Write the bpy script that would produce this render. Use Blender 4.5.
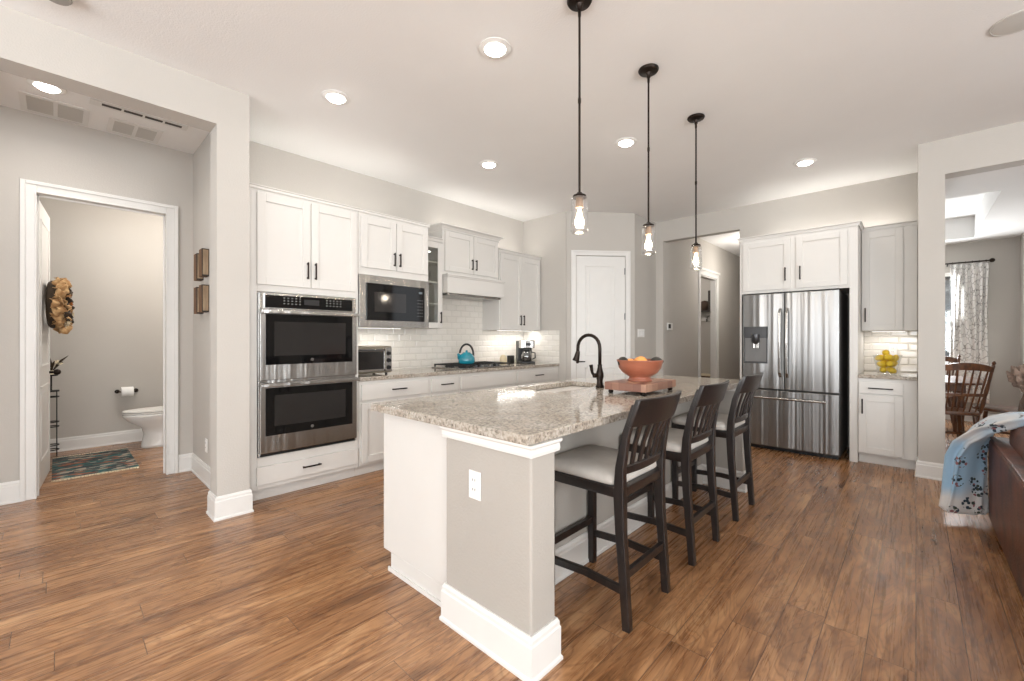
import bpy, bmesh, math, random
from mathutils import Vector, Matrix, noise
random.seed(7)
sc = bpy.context.scene
for o in list(bpy.data.objects):
    bpy.data.objects.remove(o)
COL = sc.collection
PI = math.pi
CEIL = 3.05

# ---------------------------------------------------------------- camera
cam_d = bpy.data.cameras.new('camera')
cam = bpy.data.objects.new('camera', cam_d)
COL.objects.link(cam)
cam.location = (0, 0, 1.272)
cam.rotation_euler = (PI / 2, 0, math.radians(43.28))
cam_d.sensor_width = 36
cam_d.lens = 36 * 428.9 / 1024
cam_d.shift_y = -2.3 / 1024
cam_d.clip_start = 0.05
sc.camera = cam

# ---------------------------------------------------------------- world and light
sc.view_settings.view_transform = 'Standard'
sc.view_settings.look = 'None'
sc.view_settings.exposure = 0.0
sc.view_settings.gamma = 1
sc.view_settings.use_curve_mapping = False
w = bpy.data.worlds.new('world')
sc.world = w
w.use_nodes = True
bg = w.node_tree.nodes['Background']
bg.inputs[0].default_value = (0.93, 0.96, 1.0, 1)
bg.inputs[1].default_value = 1.5

def area(name, loc, rot, sx, sy, energy, col=(1, 1, 1), spread=180):
    d = bpy.data.lights.new(name, 'AREA')
    d.shape = 'RECTANGLE'
    d.size, d.size_y = sx, sy
    d.energy = energy
    d.color = col
    d.spread = math.radians(spread)
    o = bpy.data.objects.new(name, d)
    COL.objects.link(o)
    o.location = loc
    o.rotation_euler = rot
    return o

DAY = (0.935, 0.97, 1.0)
WARM = (1.0, 0.955, 0.90)
# daylight through the living room windows behind and beside the camera
UP = math.radians(36)   # window lamps tilted up to brighten the ceiling, standing in for outdoor ground bounce
for k, x in enumerate((-2.0, 0.4, 2.8)):
    area('daylight_rear', (x, -3.86, 1.55), (PI / 2 + UP, 0, 0), 1.7, 1.9, 122, DAY)
for k, y in enumerate((-1.8, 1.2)):
    area('daylight_side', (4.38, y, 1.55), (PI / 2 + UP, 0, PI / 2), 1.7, 1.9, 195, DAY)
area('daylight_dining', (-0.03, 9.50, 1.6), (-PI / 2, 0, 0), 1.1, 1.3, 95, DAY)
# ---------------------------------------------------------------- helpers
def new_mat(name):
    m = bpy.data.materials.new(name)
    m.use_nodes = True
    return m, m.node_tree.nodes, m.node_tree.links

def lin(c):
    return tuple(((v / 255) / 12.92 if v / 255 <= 0.04045 else ((v / 255 + 0.055) / 1.055) ** 2.4) for v in c) + (1,)

def mat(name, rgb, rough=0.5, metal=0.0, var=0.0, vscale=8.0, bump=0.0, bscale=60.0, stretch=(1, 1, 1), spec=0.5, coat=0.0, rgb2=None):
    """plain principled surface with a little procedural colour variation and grain"""
    m, N, L = new_mat(name)
    b = N['Principled BSDF']
    b.inputs['Roughness'].default_value = rough
    b.inputs['Metallic'].default_value = metal
    b.inputs['Specular IOR Level'].default_value = spec
    b.inputs['Coat Weight'].default_value = coat
    c1 = lin(rgb)
    tc = N.new('ShaderNodeTexCoord')
    mp = N.new('ShaderNodeMapping')
    mp.inputs['Scale'].default_value = stretch
    L.new(tc.outputs['Object'], mp.inputs['Vector'])
    nz = N.new('ShaderNodeTexNoise')
    nz.inputs['Scale'].default_value = vscale
    nz.inputs['Detail'].default_value = 5
    L.new(mp.outputs[0], nz.inputs['Vector'])
    mx = N.new('ShaderNodeMix'); mx.data_type = 'RGBA'
    c2 = lin(rgb2) if rgb2 else tuple(max(0, v * (1 - var)) for v in c1[:3]) + (1,)
    mx.inputs[6].default_value = c1
    mx.inputs[7].default_value = c2
    rp = N.new('ShaderNodeMapRange')
    rp.inputs[1].default_value = 0.35; rp.inputs[2].default_value = 0.65
    L.new(nz.outputs[0], rp.inputs[0])
    L.new(rp.outputs[0], mx.inputs[0])
    L.new(mx.outputs[2], b.inputs['Base Color'])
    if bump > 0:
        n2 = N.new('ShaderNodeTexNoise')
        n2.inputs['Scale'].default_value = bscale
        n2.inputs['Detail'].default_value = 3
        L.new(mp.outputs[0], n2.inputs['Vector'])
        bp = N.new('ShaderNodeBump')
        bp.inputs['Strength'].default_value = bump
        bp.inputs['Distance'].default_value = 0.01
        L.new(n2.outputs[0], bp.inputs['Height'])
        L.new(bp.outputs[0], b.inputs['Normal'])
    return m

def emit(name, rgb, strength):
    m, N, L = new_mat(name)
    N.remove(N['Principled BSDF'])
    e = N.new('ShaderNodeEmission')
    e.inputs[0].default_value = rgb + (1,)
    e.inputs[1].default_value = strength
    L.new(e.outputs[0], N['Material Output'].inputs[0])
    return m

def thin_glass(name, tint=(1, 1, 1), gl=0.12, rough=0.02, edge=0.55):
    m, N, L = new_mat(name)
    N.remove(N['Principled BSDF'])
    t = N.new('ShaderNodeBsdfTransparent'); t.inputs[0].default_value = tint + (1,)
    g = N.new('ShaderNodeBsdfGlossy'); g.inputs['Roughness'].default_value = rough
    lw = N.new('ShaderNodeLayerWeight'); lw.inputs[0].default_value = 0.35
    rg = N.new('ShaderNodeMapRange')
    rg.inputs[3].default_value = gl; rg.inputs[4].default_value = edge
    L.new(lw.outputs['Facing'], rg.inputs[0])
    mx = N.new('ShaderNodeMixShader')
    L.new(rg.outputs[0], mx.inputs[0]); L.new(t.outputs[0], mx.inputs[1]); L.new(g.outputs[0], mx.inputs[2])
    L.new(mx.outputs[0], N['Material Output'].inputs[0])
    return m

M = {}
M['wall'] = mat('wall_paint', (190, 185, 178), 0.85, var=0.03, vscale=1.5, bump=0.12, bscale=110)
M['ceil'] = mat('ceiling_paint', (234, 233, 231), 0.9, var=0.02, vscale=2, bump=0.15, bscale=90)
M['trim'] = mat('trim_paint', (222, 220, 216), 0.4, var=0.02)
M['cab'] = mat('cabinet_paint', (217, 214, 209), 0.42, var=0.02, vscale=3)
M['island_wall'] = mat('island_wall_paint', (172, 166, 158), 0.8, var=0.03, vscale=2, bump=0.18, bscale=90)
M['bronze'] = mat('oil_rubbed_bronze', (44, 34, 28), 0.38, metal=0.7, var=0.3, vscale=20)
M['black'] = mat('black_plastic', (20, 20, 21), 0.4, var=0.1)
M['iron'] = mat('cast_iron', (26, 25, 25), 0.55, var=0.2, vscale=30, bump=0.2)
M['ovglass'] = mat('black_oven_glass', (12, 12, 13), 0.06, var=0.1, spec=0.4)
M['ovwin'] = mat('oven_window_glass', (42, 40, 39), 0.08, var=0.15, vscale=5, spec=0.4)
M['white_cer'] = mat('white_ceramic', (236, 235, 232), 0.12, var=0.01, coat=0.5)
M['white_pl'] = mat('white_plastic', (232, 230, 226), 0.4, var=0.01)
M['stoolwood'] = mat('espresso_wood', (38, 30, 27), 0.36, var=0.45, vscale=9, stretch=(6, 6, 1), bump=0.1, rgb2=(26, 22, 21), coat=0.25)
M['cushion'] = mat('oatmeal_fabric', (196, 190, 182), 0.95, var=0.1, vscale=14, bump=0.3, bscale=260)
M['chrome'] = mat('bright_chrome', (205, 205, 205), 0.12, metal=1)
M['steel_dk'] = mat('dark_steel', (90, 90, 92), 0.35, metal=0.9, var=0.1)
M['grate_grey'] = mat('grille_grey', (160, 156, 150), 0.7, var=0.05)
M['louvre'] = mat('louvre_grey', (196, 193, 187), 0.8)
M['slot'] = mat('vent_slot', (70, 66, 62), 0.8)
M['teal'] = mat('teal_enamel', (30, 140, 160), 0.15, var=0.25, vscale=10, coat=0.6)
M['terracotta'] = mat('terracotta_glaze', (160, 94, 70), 0.34, var=0.25, vscale=5, stretch=(1, 1, 5), coat=0.3)
M['orange'] = mat('orange_peel', (232, 158, 84), 0.45, var=0.1, bump=0.25, bscale=300)
M['avocado'] = mat('avocado_skin', (42, 40, 34), 0.5, var=0.4, bump=0.4, bscale=180)
M['lemon'] = mat('lemon_peel', (248, 210, 48), 0.42, var=0.15, vscale=9, bump=0.2, bscale=260)
M['darkoak'] = mat('dark_oak', (112, 70, 40), 0.35, var=0.5, vscale=8, stretch=(4, 4, 1), rgb2=(70, 40, 22), coat=0.2)
M['leather'] = mat('brown_leather', (112, 62, 38), 0.44, var=0.5, vscale=6, bump=0.35, bscale=70, rgb2=(58, 32, 22))
M['paper'] = mat('tissue_paper', (240, 239, 236), 0.95, bump=0.1)
M['burlap'] = mat('burlap', (206, 170, 122), 0.95, var=0.5, vscale=25, bump=0.4, bscale=300, rgb2=(164, 122, 78))
M['rust'] = mat('rust_petals', (190, 118, 48), 0.8, var=0.3, vscale=30)
M['cream'] = mat('cream_petals', (232, 218, 190), 0.8, var=0.15, vscale=30)
M['darkleaf'] = mat('dark_leaf', (66, 52, 36), 0.8, var=0.4, vscale=30)
M['pampas'] = mat('dried_pampas', (158, 136, 122), 0.95, var=0.35, vscale=40)
M['rod'] = M['bronze']
M['bulbglass'] = thin_glass('bulb_glass', (1.0, 0.95, 0.86), 0.1, edge=0.6)
M['jar'] = thin_glass('seeded_jar_glass', (0.95, 0.95, 0.95), 0.12, rough=0.08, edge=0.75)
M['glass'] = thin_glass('clear_glass', (0.96, 0.97, 0.97), 0.05, edge=0.5)
M['cabglass'] = thin_glass('cabinet_glass', (0.86, 0.87, 0.85), 0.06)
M['bowlglass'] = thin_glass('bowl_glass', (0.98, 0.985, 0.98), 0.04, edge=0.35)
M['canglow'] = emit('can_light_glow', (1, 0.97, 0.92), 26)
M['bulb'] = emit('filament_glow', (1.0, 0.86, 0.66), 40)
M['ledglow'] = emit('led_strip_glow', (1.0, 0.96, 0.9), 4)
M['display'] = emit('display_glow', (0.75, 0.85, 0.9), 0.25)
M['housewall'] = mat('house_siding', (150, 152, 156), 0.9, var=0.2)

def steel(name, rough=0.24, streak=(14, 14, 0.35), s=0.35, rgb=(186, 184, 181)):
    m, N, L = new_mat(name)
    b = N['Principled BSDF']
    b.inputs['Metallic'].default_value = 1
    b.inputs['Base Color'].default_value = lin(rgb)
    b.inputs['Roughness'].default_value = rough
    tc = N.new('ShaderNodeTexCoord'); mp = N.new('ShaderNodeMapping')
    mp.inputs['Scale'].default_value = streak
    nz = N.new('ShaderNodeTexNoise'); nz.inputs['Scale'].default_value = 1.0; nz.inputs['Detail'].default_value = 2
    L.new(tc.outputs['Object'], mp.inputs[0]); L.new(mp.outputs[0], nz.inputs['Vector'])
    mp2 = N.new('ShaderNodeMapping'); mp2.inputs['Scale'].default_value = (3, 3, 500)
    n2 = N.new('ShaderNodeTexNoise'); n2.inputs['Scale'].default_value = 1.0
    L.new(tc.outputs['Object'], mp2.inputs[0]); L.new(mp2.outputs[0], n2.inputs['Vector'])
    b1 = N.new('ShaderNodeBump'); b1.inputs['Strength'].default_value = s; b1.inputs['Distance'].default_value = 0.05
    b2 = N.new('ShaderNodeBump'); b2.inputs['Strength'].default_value = 0.04; b2.inputs['Distance'].default_value = 0.002
    L.new(nz.outputs[0], b1.inputs['Height']); L.new(n2.outputs[0], b2.inputs['Height'])
    L.new(b1.outputs[0], b2.inputs['Normal']); L.new(b2.outputs[0], b.inputs['Normal'])
    return m
M['steel'] = steel('stainless_steel', 0.27, (10, 10, 0.3), 0.32, (172, 170, 167))
M['steel_fr'] = steel('fridge_steel', 0.33, (9, 9, 0.1), 0.55, (142, 141, 140))

def ramp(N, stops):
    r = N.new('ShaderNodeValToRGB')
    e = r.color_ramp.elements
    while len(e) < len(stops):
        e.new(0.5)
    for k, (p, c) in enumerate(stops):
        e[k].position = p; e[k].color = c
    return r

def granite():
    m, N, L = new_mat('speckled_granite')
    b = N['Principled BSDF']; b.inputs['Roughness'].default_value = 0.09
    tc = N.new('ShaderNodeTexCoord')
    n1 = N.new('ShaderNodeTexNoise'); n1.inputs['Scale'].default_value = 55; n1.inputs['Detail'].default_value = 6; n1.inputs['Roughness'].default_value = 0.7
    n2 = N.new('ShaderNodeTexNoise'); n2.inputs['Scale'].default_value = 7; n2.inputs['Detail'].default_value = 4
    v = N.new('ShaderNodeTexVoronoi'); v.inputs['Scale'].default_value = 95
    for n in (n1, n2, v): L.new(tc.outputs['Object'], n.inputs['Vector'])
    r1 = ramp(N, [(0.32, lin((66, 60, 55))), (0.42, lin((138, 130, 120))), (0.52, lin((182, 174, 162))), (0.66, lin((204, 198, 188)))])
    L.new(n1.outputs[0], r1.inputs[0])
    r2 = ramp(N, [(0.0, lin((78, 72, 68))), (0.2, lin((150, 142, 132))), (0.6, lin((190, 183, 172))), (1.0, lin((204, 199, 190)))])
    sp = N.new('ShaderNodeSeparateColor'); L.new(v.outputs['Color'], sp.inputs[0]); L.new(sp.outputs[0], r2.inputs[0])
    mx = N.new('ShaderNodeMix'); mx.data_type = 'RGBA'; mx.inputs[0].default_value = 0.5
    L.new(r1.outputs[0], mx.inputs[6]); L.new(r2.outputs[0], mx.inputs[7])
    m3 = N.new('ShaderNodeMix'); m3.data_type = 'RGBA'; m3.blend_type = 'MULTIPLY'; m3.inputs[0].default_value = 0.5
    r3 = ramp(N, [(0.35, lin((216, 200, 184))), (0.65, (1, 1, 1, 1))])
    L.new(n2.outputs[0], r3.inputs[0]); L.new(mx.outputs[2], m3.inputs[6]); L.new(r3.outputs[0], m3.inputs[7])
    L.new(m3.outputs[2], b.inputs['Base Color'])
    return m
M['granite'] = granite()

def tile(axis):
    m, N, L = new_mat('white_bevelled_tile_' + axis)
    b = N['Principled BSDF']; b.inputs['Roughness'].default_value = 0.1
    tc = N.new('ShaderNodeTexCoord'); s = N.new('ShaderNodeSeparateXYZ'); c = N.new('ShaderNodeCombineXYZ')
    L.new(tc.outputs['Object'], s.inputs[0]); L.new(s.outputs['Y' if axis == 'y' else 'X'], c.inputs[0]); L.new(s.outputs['Z'], c.inputs[1])
    bk = N.new('ShaderNodeTexBrick')
    bk.inputs['Scale'].default_value = 1; bk.inputs['Brick Width'].default_value = 0.155; bk.inputs['Row Height'].default_value = 0.0775
    bk.inputs['Mortar Size'].default_value = 0.0016; bk.inputs['Mortar Smooth'].default_value = 0.2
    bk.inputs['Color1'].default_value = lin((229, 224, 216)); bk.inputs['Color2'].default_value = lin((222, 217, 208)); bk.inputs['Mortar'].default_value = lin((206, 202, 194))
    L.new(c.outputs[0], bk.inputs['Vector'])
    b2 = N.new('ShaderNodeTexBrick')
    b2.inputs['Scale'].default_value = 1; b2.inputs['Brick Width'].default_value = 0.155; b2.inputs['Row Height'].default_value = 0.0775
    b2.inputs['Mortar Size'].default_value = 0.014; b2.inputs['Mortar Smooth'].default_value = 1.0
    b2.inputs['Color1'].default_value = (1, 1, 1, 1); b2.inputs['Color2'].default_value = (1, 1, 1, 1); b2.inputs['Mortar'].default_value = (0, 0, 0, 1)
    L.new(c.outputs[0], b2.inputs['Vector'])
    bp = N.new('ShaderNodeBump'); bp.inputs['Strength'].default_value = 0.8; bp.inputs['Distance'].default_value = 0.005
    L.new(b2.outputs['Color'], bp.inputs['Height']); L.new(bp.outputs[0], b.inputs['Normal'])
    L.new(bk.outputs['Color'], b.inputs['Base Color'])
    return m
M['tile_y'] = tile('y'); M['tile_x'] = tile('x')

def floor_mat():
    m, N, L = new_mat('wood_plank_floor')
    b = N['Principled BSDF']; b.inputs['Specular IOR Level'].default_value = 0.7
    tc = N.new('ShaderNodeTexCoord'); s = N.new('ShaderNodeSeparateXYZ'); c = N.new('ShaderNodeCombineXYZ')
    L.new(tc.outputs['Object'], s.inputs[0]); L.new(s.outputs['X'], c.inputs[1])
    dv = N.new('ShaderNodeMath'); dv.operation = 'DIVIDE'; dv.inputs[1].default_value = 0.15; L.new(s.outputs['X'], dv.inputs[0])
    fl = N.new('ShaderNodeMath'); fl.operation = 'FLOOR'; L.new(dv.outputs[0], fl.inputs[0])
    wn = N.new('ShaderNodeTexWhiteNoise'); wn.noise_dimensions = '1D'; L.new(fl.outputs[0], wn.inputs['W'])
    ma = N.new('ShaderNodeMath'); ma.operation = 'MULTIPLY_ADD'; ma.inputs[1].default_value = 1.22; L.new(wn.outputs['Value'], ma.inputs[0]); L.new(s.outputs['Y'], ma.inputs[2])
    L.new(ma.outputs[0], c.inputs[0])
    bk = N.new('ShaderNodeTexBrick')
    bk.offset = 0.0; bk.offset_frequency = 2
    bk.inputs['Scale'].default_value = 1; bk.inputs['Brick Width'].default_value = 1.22; bk.inputs['Row Height'].default_value = 0.15
    bk.inputs['Mortar Size'].default_value = 0.0018; bk.inputs['Mortar Smooth'].default_value = 0.3
    bk.inputs['Color1'].default_value = (0, 0, 0, 1); bk.inputs['Color2'].default_value = (1, 1, 1, 1); bk.inputs['Mortar'].default_value = (0.5, 0.5, 0.5, 1)
    L.new(c.outputs[0], bk.inputs['Vector'])
    # shift the grain per plank
    sv = N.new('ShaderNodeVectorMath'); sv.operation = 'MULTIPLY'; sv.inputs[1].default_value = (7.3, 3.1, 5.7)
    L.new(bk.outputs['Color'], sv.inputs[0])
    ad = N.new('ShaderNodeVectorMath'); ad.operation = 'ADD'
    L.new(c.outputs[0], ad.inputs[0]); L.new(sv.outputs[0], ad.inputs[1])
    mp = N.new('ShaderNodeMapping'); mp.inputs['Scale'].default_value = (0.8, 3.2, 1)
    L.new(ad.outputs[0], mp.inputs[0])
    n1 = N.new('ShaderNodeTexNoise'); n1.inputs['Scale'].default_value = 1.7; n1.inputs['Detail'].default_value = 3; n1.inputs['Distortion'].default_value = 1.6
    L.new(mp.outputs[0], n1.inputs['Vector'])
    # contour lines of the noise make the swirling figure
    ml = N.new('ShaderNodeMath'); ml.operation = 'MULTIPLY'; ml.inputs[1].default_value = 11
    L.new(n1.outputs[0], ml.inputs[0])
    fr = N.new('ShaderNodeMath'); fr.operation = 'PINGPONG'; fr.inputs[1].default_value = 0.5
    L.new(ml.outputs[0], fr.inputs[0])
    rl = N.new('ShaderNodeMapRange'); rl.inputs[1].default_value = 0.0; rl.inputs[2].default_value = 0.28; rl.inputs[3].default_value = 0; rl.inputs[4].default_value = 1
    L.new(fr.outputs[0], rl.inputs[0])
    mp2 = N.new('ShaderNodeMapping'); mp2.inputs['Scale'].default_value = (1.3, 46, 1)
    L.new(ad.outputs[0], mp2.inputs[0])
    n2 = N.new('ShaderNodeTexNoise'); n2.inputs['Scale'].default_value = 1.0; n2.inputs['Detail'].default_value = 5; n2.inputs['Roughness'].default_value = 0.7
    L.new(mp2.outputs[0], n2.inputs['Vector'])
    mp3 = N.new('ShaderNodeMapping'); mp3.inputs['Scale'].default_value = (1.6, 6, 1)
    L.new(ad.outputs[0], mp3.inputs[0])
    n3 = N.new('ShaderNodeTexNoise'); n3.inputs['Scale'].default_value = 1.4; n3.inputs['Detail'].default_value = 6; n3.inputs['Roughness'].default_value = 0.6; n3.inputs['Distortion'].default_value = 1.0
    L.new(mp3.outputs[0], n3.inputs['Vector'])
    r1 = ramp(N, [(0.30, lin((130, 92, 60))), (0.44, lin((170, 124, 84))), (0.56, lin((192, 144, 100))), (0.74, lin((210, 168, 124)))])
    L.new(n3.outputs[0], r1.inputs[0])
    d1 = N.new('ShaderNodeMix'); d1.data_type = 'RGBA'; d1.blend_type = 'MULTIPLY'; d1.inputs[0].default_value = 0.6
    r2 = ramp(N, [(0.0, lin((176, 158, 142))), (1.0, (1, 1, 1, 1))])
    L.new(rl.outputs[0], r2.inputs[0]); L.new(r1.outputs[0], d1.inputs[6]); L.new(r2.outputs[0], d1.inputs[7])
    d2 = N.new('ShaderNodeMix'); d2.data_type = 'RGBA'; d2.blend_type = 'MULTIPLY'; d2.inputs[0].default_value = 0.7
    r3 = ramp(N, [(0.30, lin((160, 142, 128))), (0.6, (1, 1, 1, 1))])
    L.new(n2.outputs[0], r3.inputs[0]); L.new(d1.outputs[2], d2.inputs[6]); L.new(r3.outputs[0], d2.inputs[7])
    d3 = N.new('ShaderNodeMix'); d3.data_type = 'RGBA'; d3.blend_type = 'MULTIPLY'; d3.inputs[0].default_value = 1
    r4 = ramp(N, [(0.0, lin((226, 220, 216))), (1.0, (1, 1, 1, 1))])
    L.new(bk.outputs['Color'], r4.inputs[0]); L.new(d2.outputs[2], d3.inputs[6]); L.new(r4.outputs[0], d3.inputs[7])
    d4 = N.new('ShaderNodeMix'); d4.data_type = 'RGBA'; d4.inputs[7].default_value = lin((70, 46, 32))
    k = N.new('ShaderNodeMath'); k.operation = 'MULTIPLY'; k.inputs[1].default_value = 0.9
    L.new(bk.outputs['Fac'], k.inputs[0]); L.new(k.outputs[0], d4.inputs[0]); L.new(d3.outputs[2], d4.inputs[6])
    L.new(d4.outputs[2], b.inputs['Base Color'])
    rr = N.new('ShaderNodeMapRange'); rr.inputs[3].default_value = 0.2; rr.inputs[4].default_value = 0.36
    L.new(n2.outputs[0], rr.inputs[0]); L.new(rr.outputs[0], b.inputs['Roughness'])
    bp = N.new('ShaderNodeBump'); bp.inputs['Strength'].default_value = 0.15; bp.inputs['Distance'].default_value = 0.003
    L.new(n2.outputs[0], bp.inputs['Height']); L.new(bp.outputs[0], b.inputs['Normal'])
    return m
M['floor'] = floor_mat()

def butcher():
    m, N, L = new_mat('butcher_block')
    b = N['Principled BSDF']; b.inputs['Roughness'].default_value = 0.45
    tc = N.new('ShaderNodeTexCoord'); s = N.new('ShaderNodeSeparateXYZ'); c = N.new('ShaderNodeCombineXYZ')
    L.new(tc.outputs['Object'], s.inputs[0]); L.new(s.outputs['Y'], c.inputs[0]); L.new(s.outputs['X'], c.inputs[1])
    bk = N.new('ShaderNodeTexBrick'); bk.inputs['Scale'].default_value = 1
    bk.inputs['Brick Width'].default_value = 0.075; bk.inputs['Row Height'].default_value = 0.05; bk.inputs['Mortar Size'].default_value = 0.0005
    bk.inputs['Color1'].default_value = lin((182, 142, 118)); bk.inputs['Color2'].default_value = lin((116, 78, 66)); bk.inputs['Mortar'].default_value = lin((90, 60, 46))
    L.new(c.outputs[0], bk.inputs['Vector']); L.new(bk.outputs['Color'], b.inputs['Base Color'])
    return m
M['butcher'] = butcher()

def curtain_mat():
    m, N, L = new_mat('branch_print_curtain')
    b = N['Principled BSDF']; b.inputs['Roughness'].default_value = 0.9
    tc = N.new('ShaderNodeTexCoord')
    v = N.new('ShaderNodeTexVoronoi'); v.feature = 'DISTANCE_TO_EDGE'; v.inputs['Scale'].default_value = 13
    nz = N.new('ShaderNodeTexNoise'); nz.inputs['Scale'].default_value = 6
    mx = N.new('ShaderNodeMix'); mx.data_type = 'RGBA'; mx.inputs[0].default_value = 0.12
    L.new(tc.outputs['Object'], nz.inputs['Vector']); L.new(tc.outputs['Object'], mx.inputs[6]); L.new(nz.outputs['Color'], mx.inputs[7])
    L.new(mx.outputs[2], v.inputs['Vector'])
    r = ramp(N, [(0.0, lin((150, 146, 142))), (0.02, lin((176, 172, 168))), (0.05, lin((236, 234, 230)))])
    L.new(v.outputs['Distance'], r.inputs[0]); L.new(r.outputs[0], b.inputs['Base Color'])
    b.inputs['Transmission Weight'].default_value = 0.0
    return m
M['curtain'] = curtain_mat()

def rug_mat():
    m, N, L = new_mat('woven_rug')
    b = N['Principled BSDF']; b.inputs['Roughness'].default_value = 0.95
    tc = N.new('ShaderNodeTexCoord'); mp = N.new('ShaderNodeMapping'); mp.inputs['Scale'].default_value = (26, 13, 1)
    v = N.new('ShaderNodeTexVoronoi'); v.distance = 'MANHATTAN'; v.inputs['Scale'].default_value = 1.0; v.inputs['Randomness'].default_value = 0.7
    L.new(tc.outputs['Object'], mp.inputs[0]); L.new(mp.outputs[0], v.inputs['Vector'])
    sp = N.new('ShaderNodeSeparateColor'); L.new(v.outputs['Color'], sp.inputs[0])
    r = ramp(N, [(0.0, lin((38, 52, 56))), (0.25, lin((44, 92, 92))), (0.5, lin((70, 74, 74))), (0.68, lin((160, 150, 136))), (0.84, lin((138, 84, 62)))])
    r.color_ramp.interpolation = 'CONSTANT'
    L.new(sp.outputs[0], r.inputs[0]); L.new(r.outputs[0], b.inputs['Base Color'])
    return m
M['rug'] = rug_mat()

def blanket_mat():
    m, N, L = new_mat('floral_throw')
    b = N['Principled BSDF']; b.inputs['Roughness'].default_value = 0.95
    b.inputs['Sheen Weight'].default_value = 0.3
    tc = N.new('ShaderNodeTexCoord')
    n0 = N.new('ShaderNodeTexNoise'); n0.inputs['Scale'].default_value = 2.2
    r0 = ramp(N, [(0.40, lin((152, 184, 208))), (0.56, lin((214, 211, 208)))])
    v = N.new('ShaderNodeTexVoronoi'); v.inputs['Scale'].default_value = 9
    v2 = N.new('ShaderNodeTexVoronoi'); v2.inputs['Scale'].default_value = 44
    for n in (n0, v, v2): L.new(tc.outputs['Object'], n.inputs['Vector'])
    L.new(n0.outputs[0], r0.inputs[0])
    a = N.new('ShaderNodeMath'); a.operation = 'LESS_THAN'; a.inputs[1].default_value = 0.38
    L.new(v.outputs['Distance'], a.inputs[0])
    c = N.new('ShaderNodeMath'); c.operation = 'LESS_THAN'; c.inputs[1].default_value = 0.5
    L.new(v2.outputs['Distance'], c.inputs[0])
    k = N.new('ShaderNodeMath'); k.operation = 'MULTIPLY'; L.new(a.outputs[0], k.inputs[0]); L.new(c.outputs[0], k.inputs[1])
    sp = N.new('ShaderNodeSeparateColor'); L.new(v2.outputs['Color'], sp.inputs[0])
    rc = ramp(N, [(0.0, lin((30, 52, 66))), (0.5, lin((52, 62, 52))), (0.72, lin((140, 84, 88)))]); rc.color_ramp.interpolation = 'CONSTANT'
    L.new(sp.outputs[0], rc.inputs[0])
    mx = N.new('ShaderNodeMix'); mx.data_type = 'RGBA'
    L.new(k.outputs[0], mx.inputs[0]); L.new(r0.outputs[0], mx.inputs[6]); L.new(rc.outputs[0], mx.inputs[7])
    L.new(mx.outputs[2], b.inputs['Base Color'])
    return m
M['blanket'] = blanket_mat()
M['frame_wood'] = mat('barn_wood', (128, 92, 60), 0.8, var=0.5, vscale=14, stretch=(1, 1, 0.2), rgb2=(84, 60, 42))
M['pale_wood'] = mat('pale_barn_wood', (178, 156, 128), 0.8, var=0.35, vscale=18, stretch=(1, 1, 0.2), rgb2=(130, 108, 84))
M['dark_frame'] = mat('dark_frame', (48, 38, 32), 0.6, var=0.3)

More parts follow.
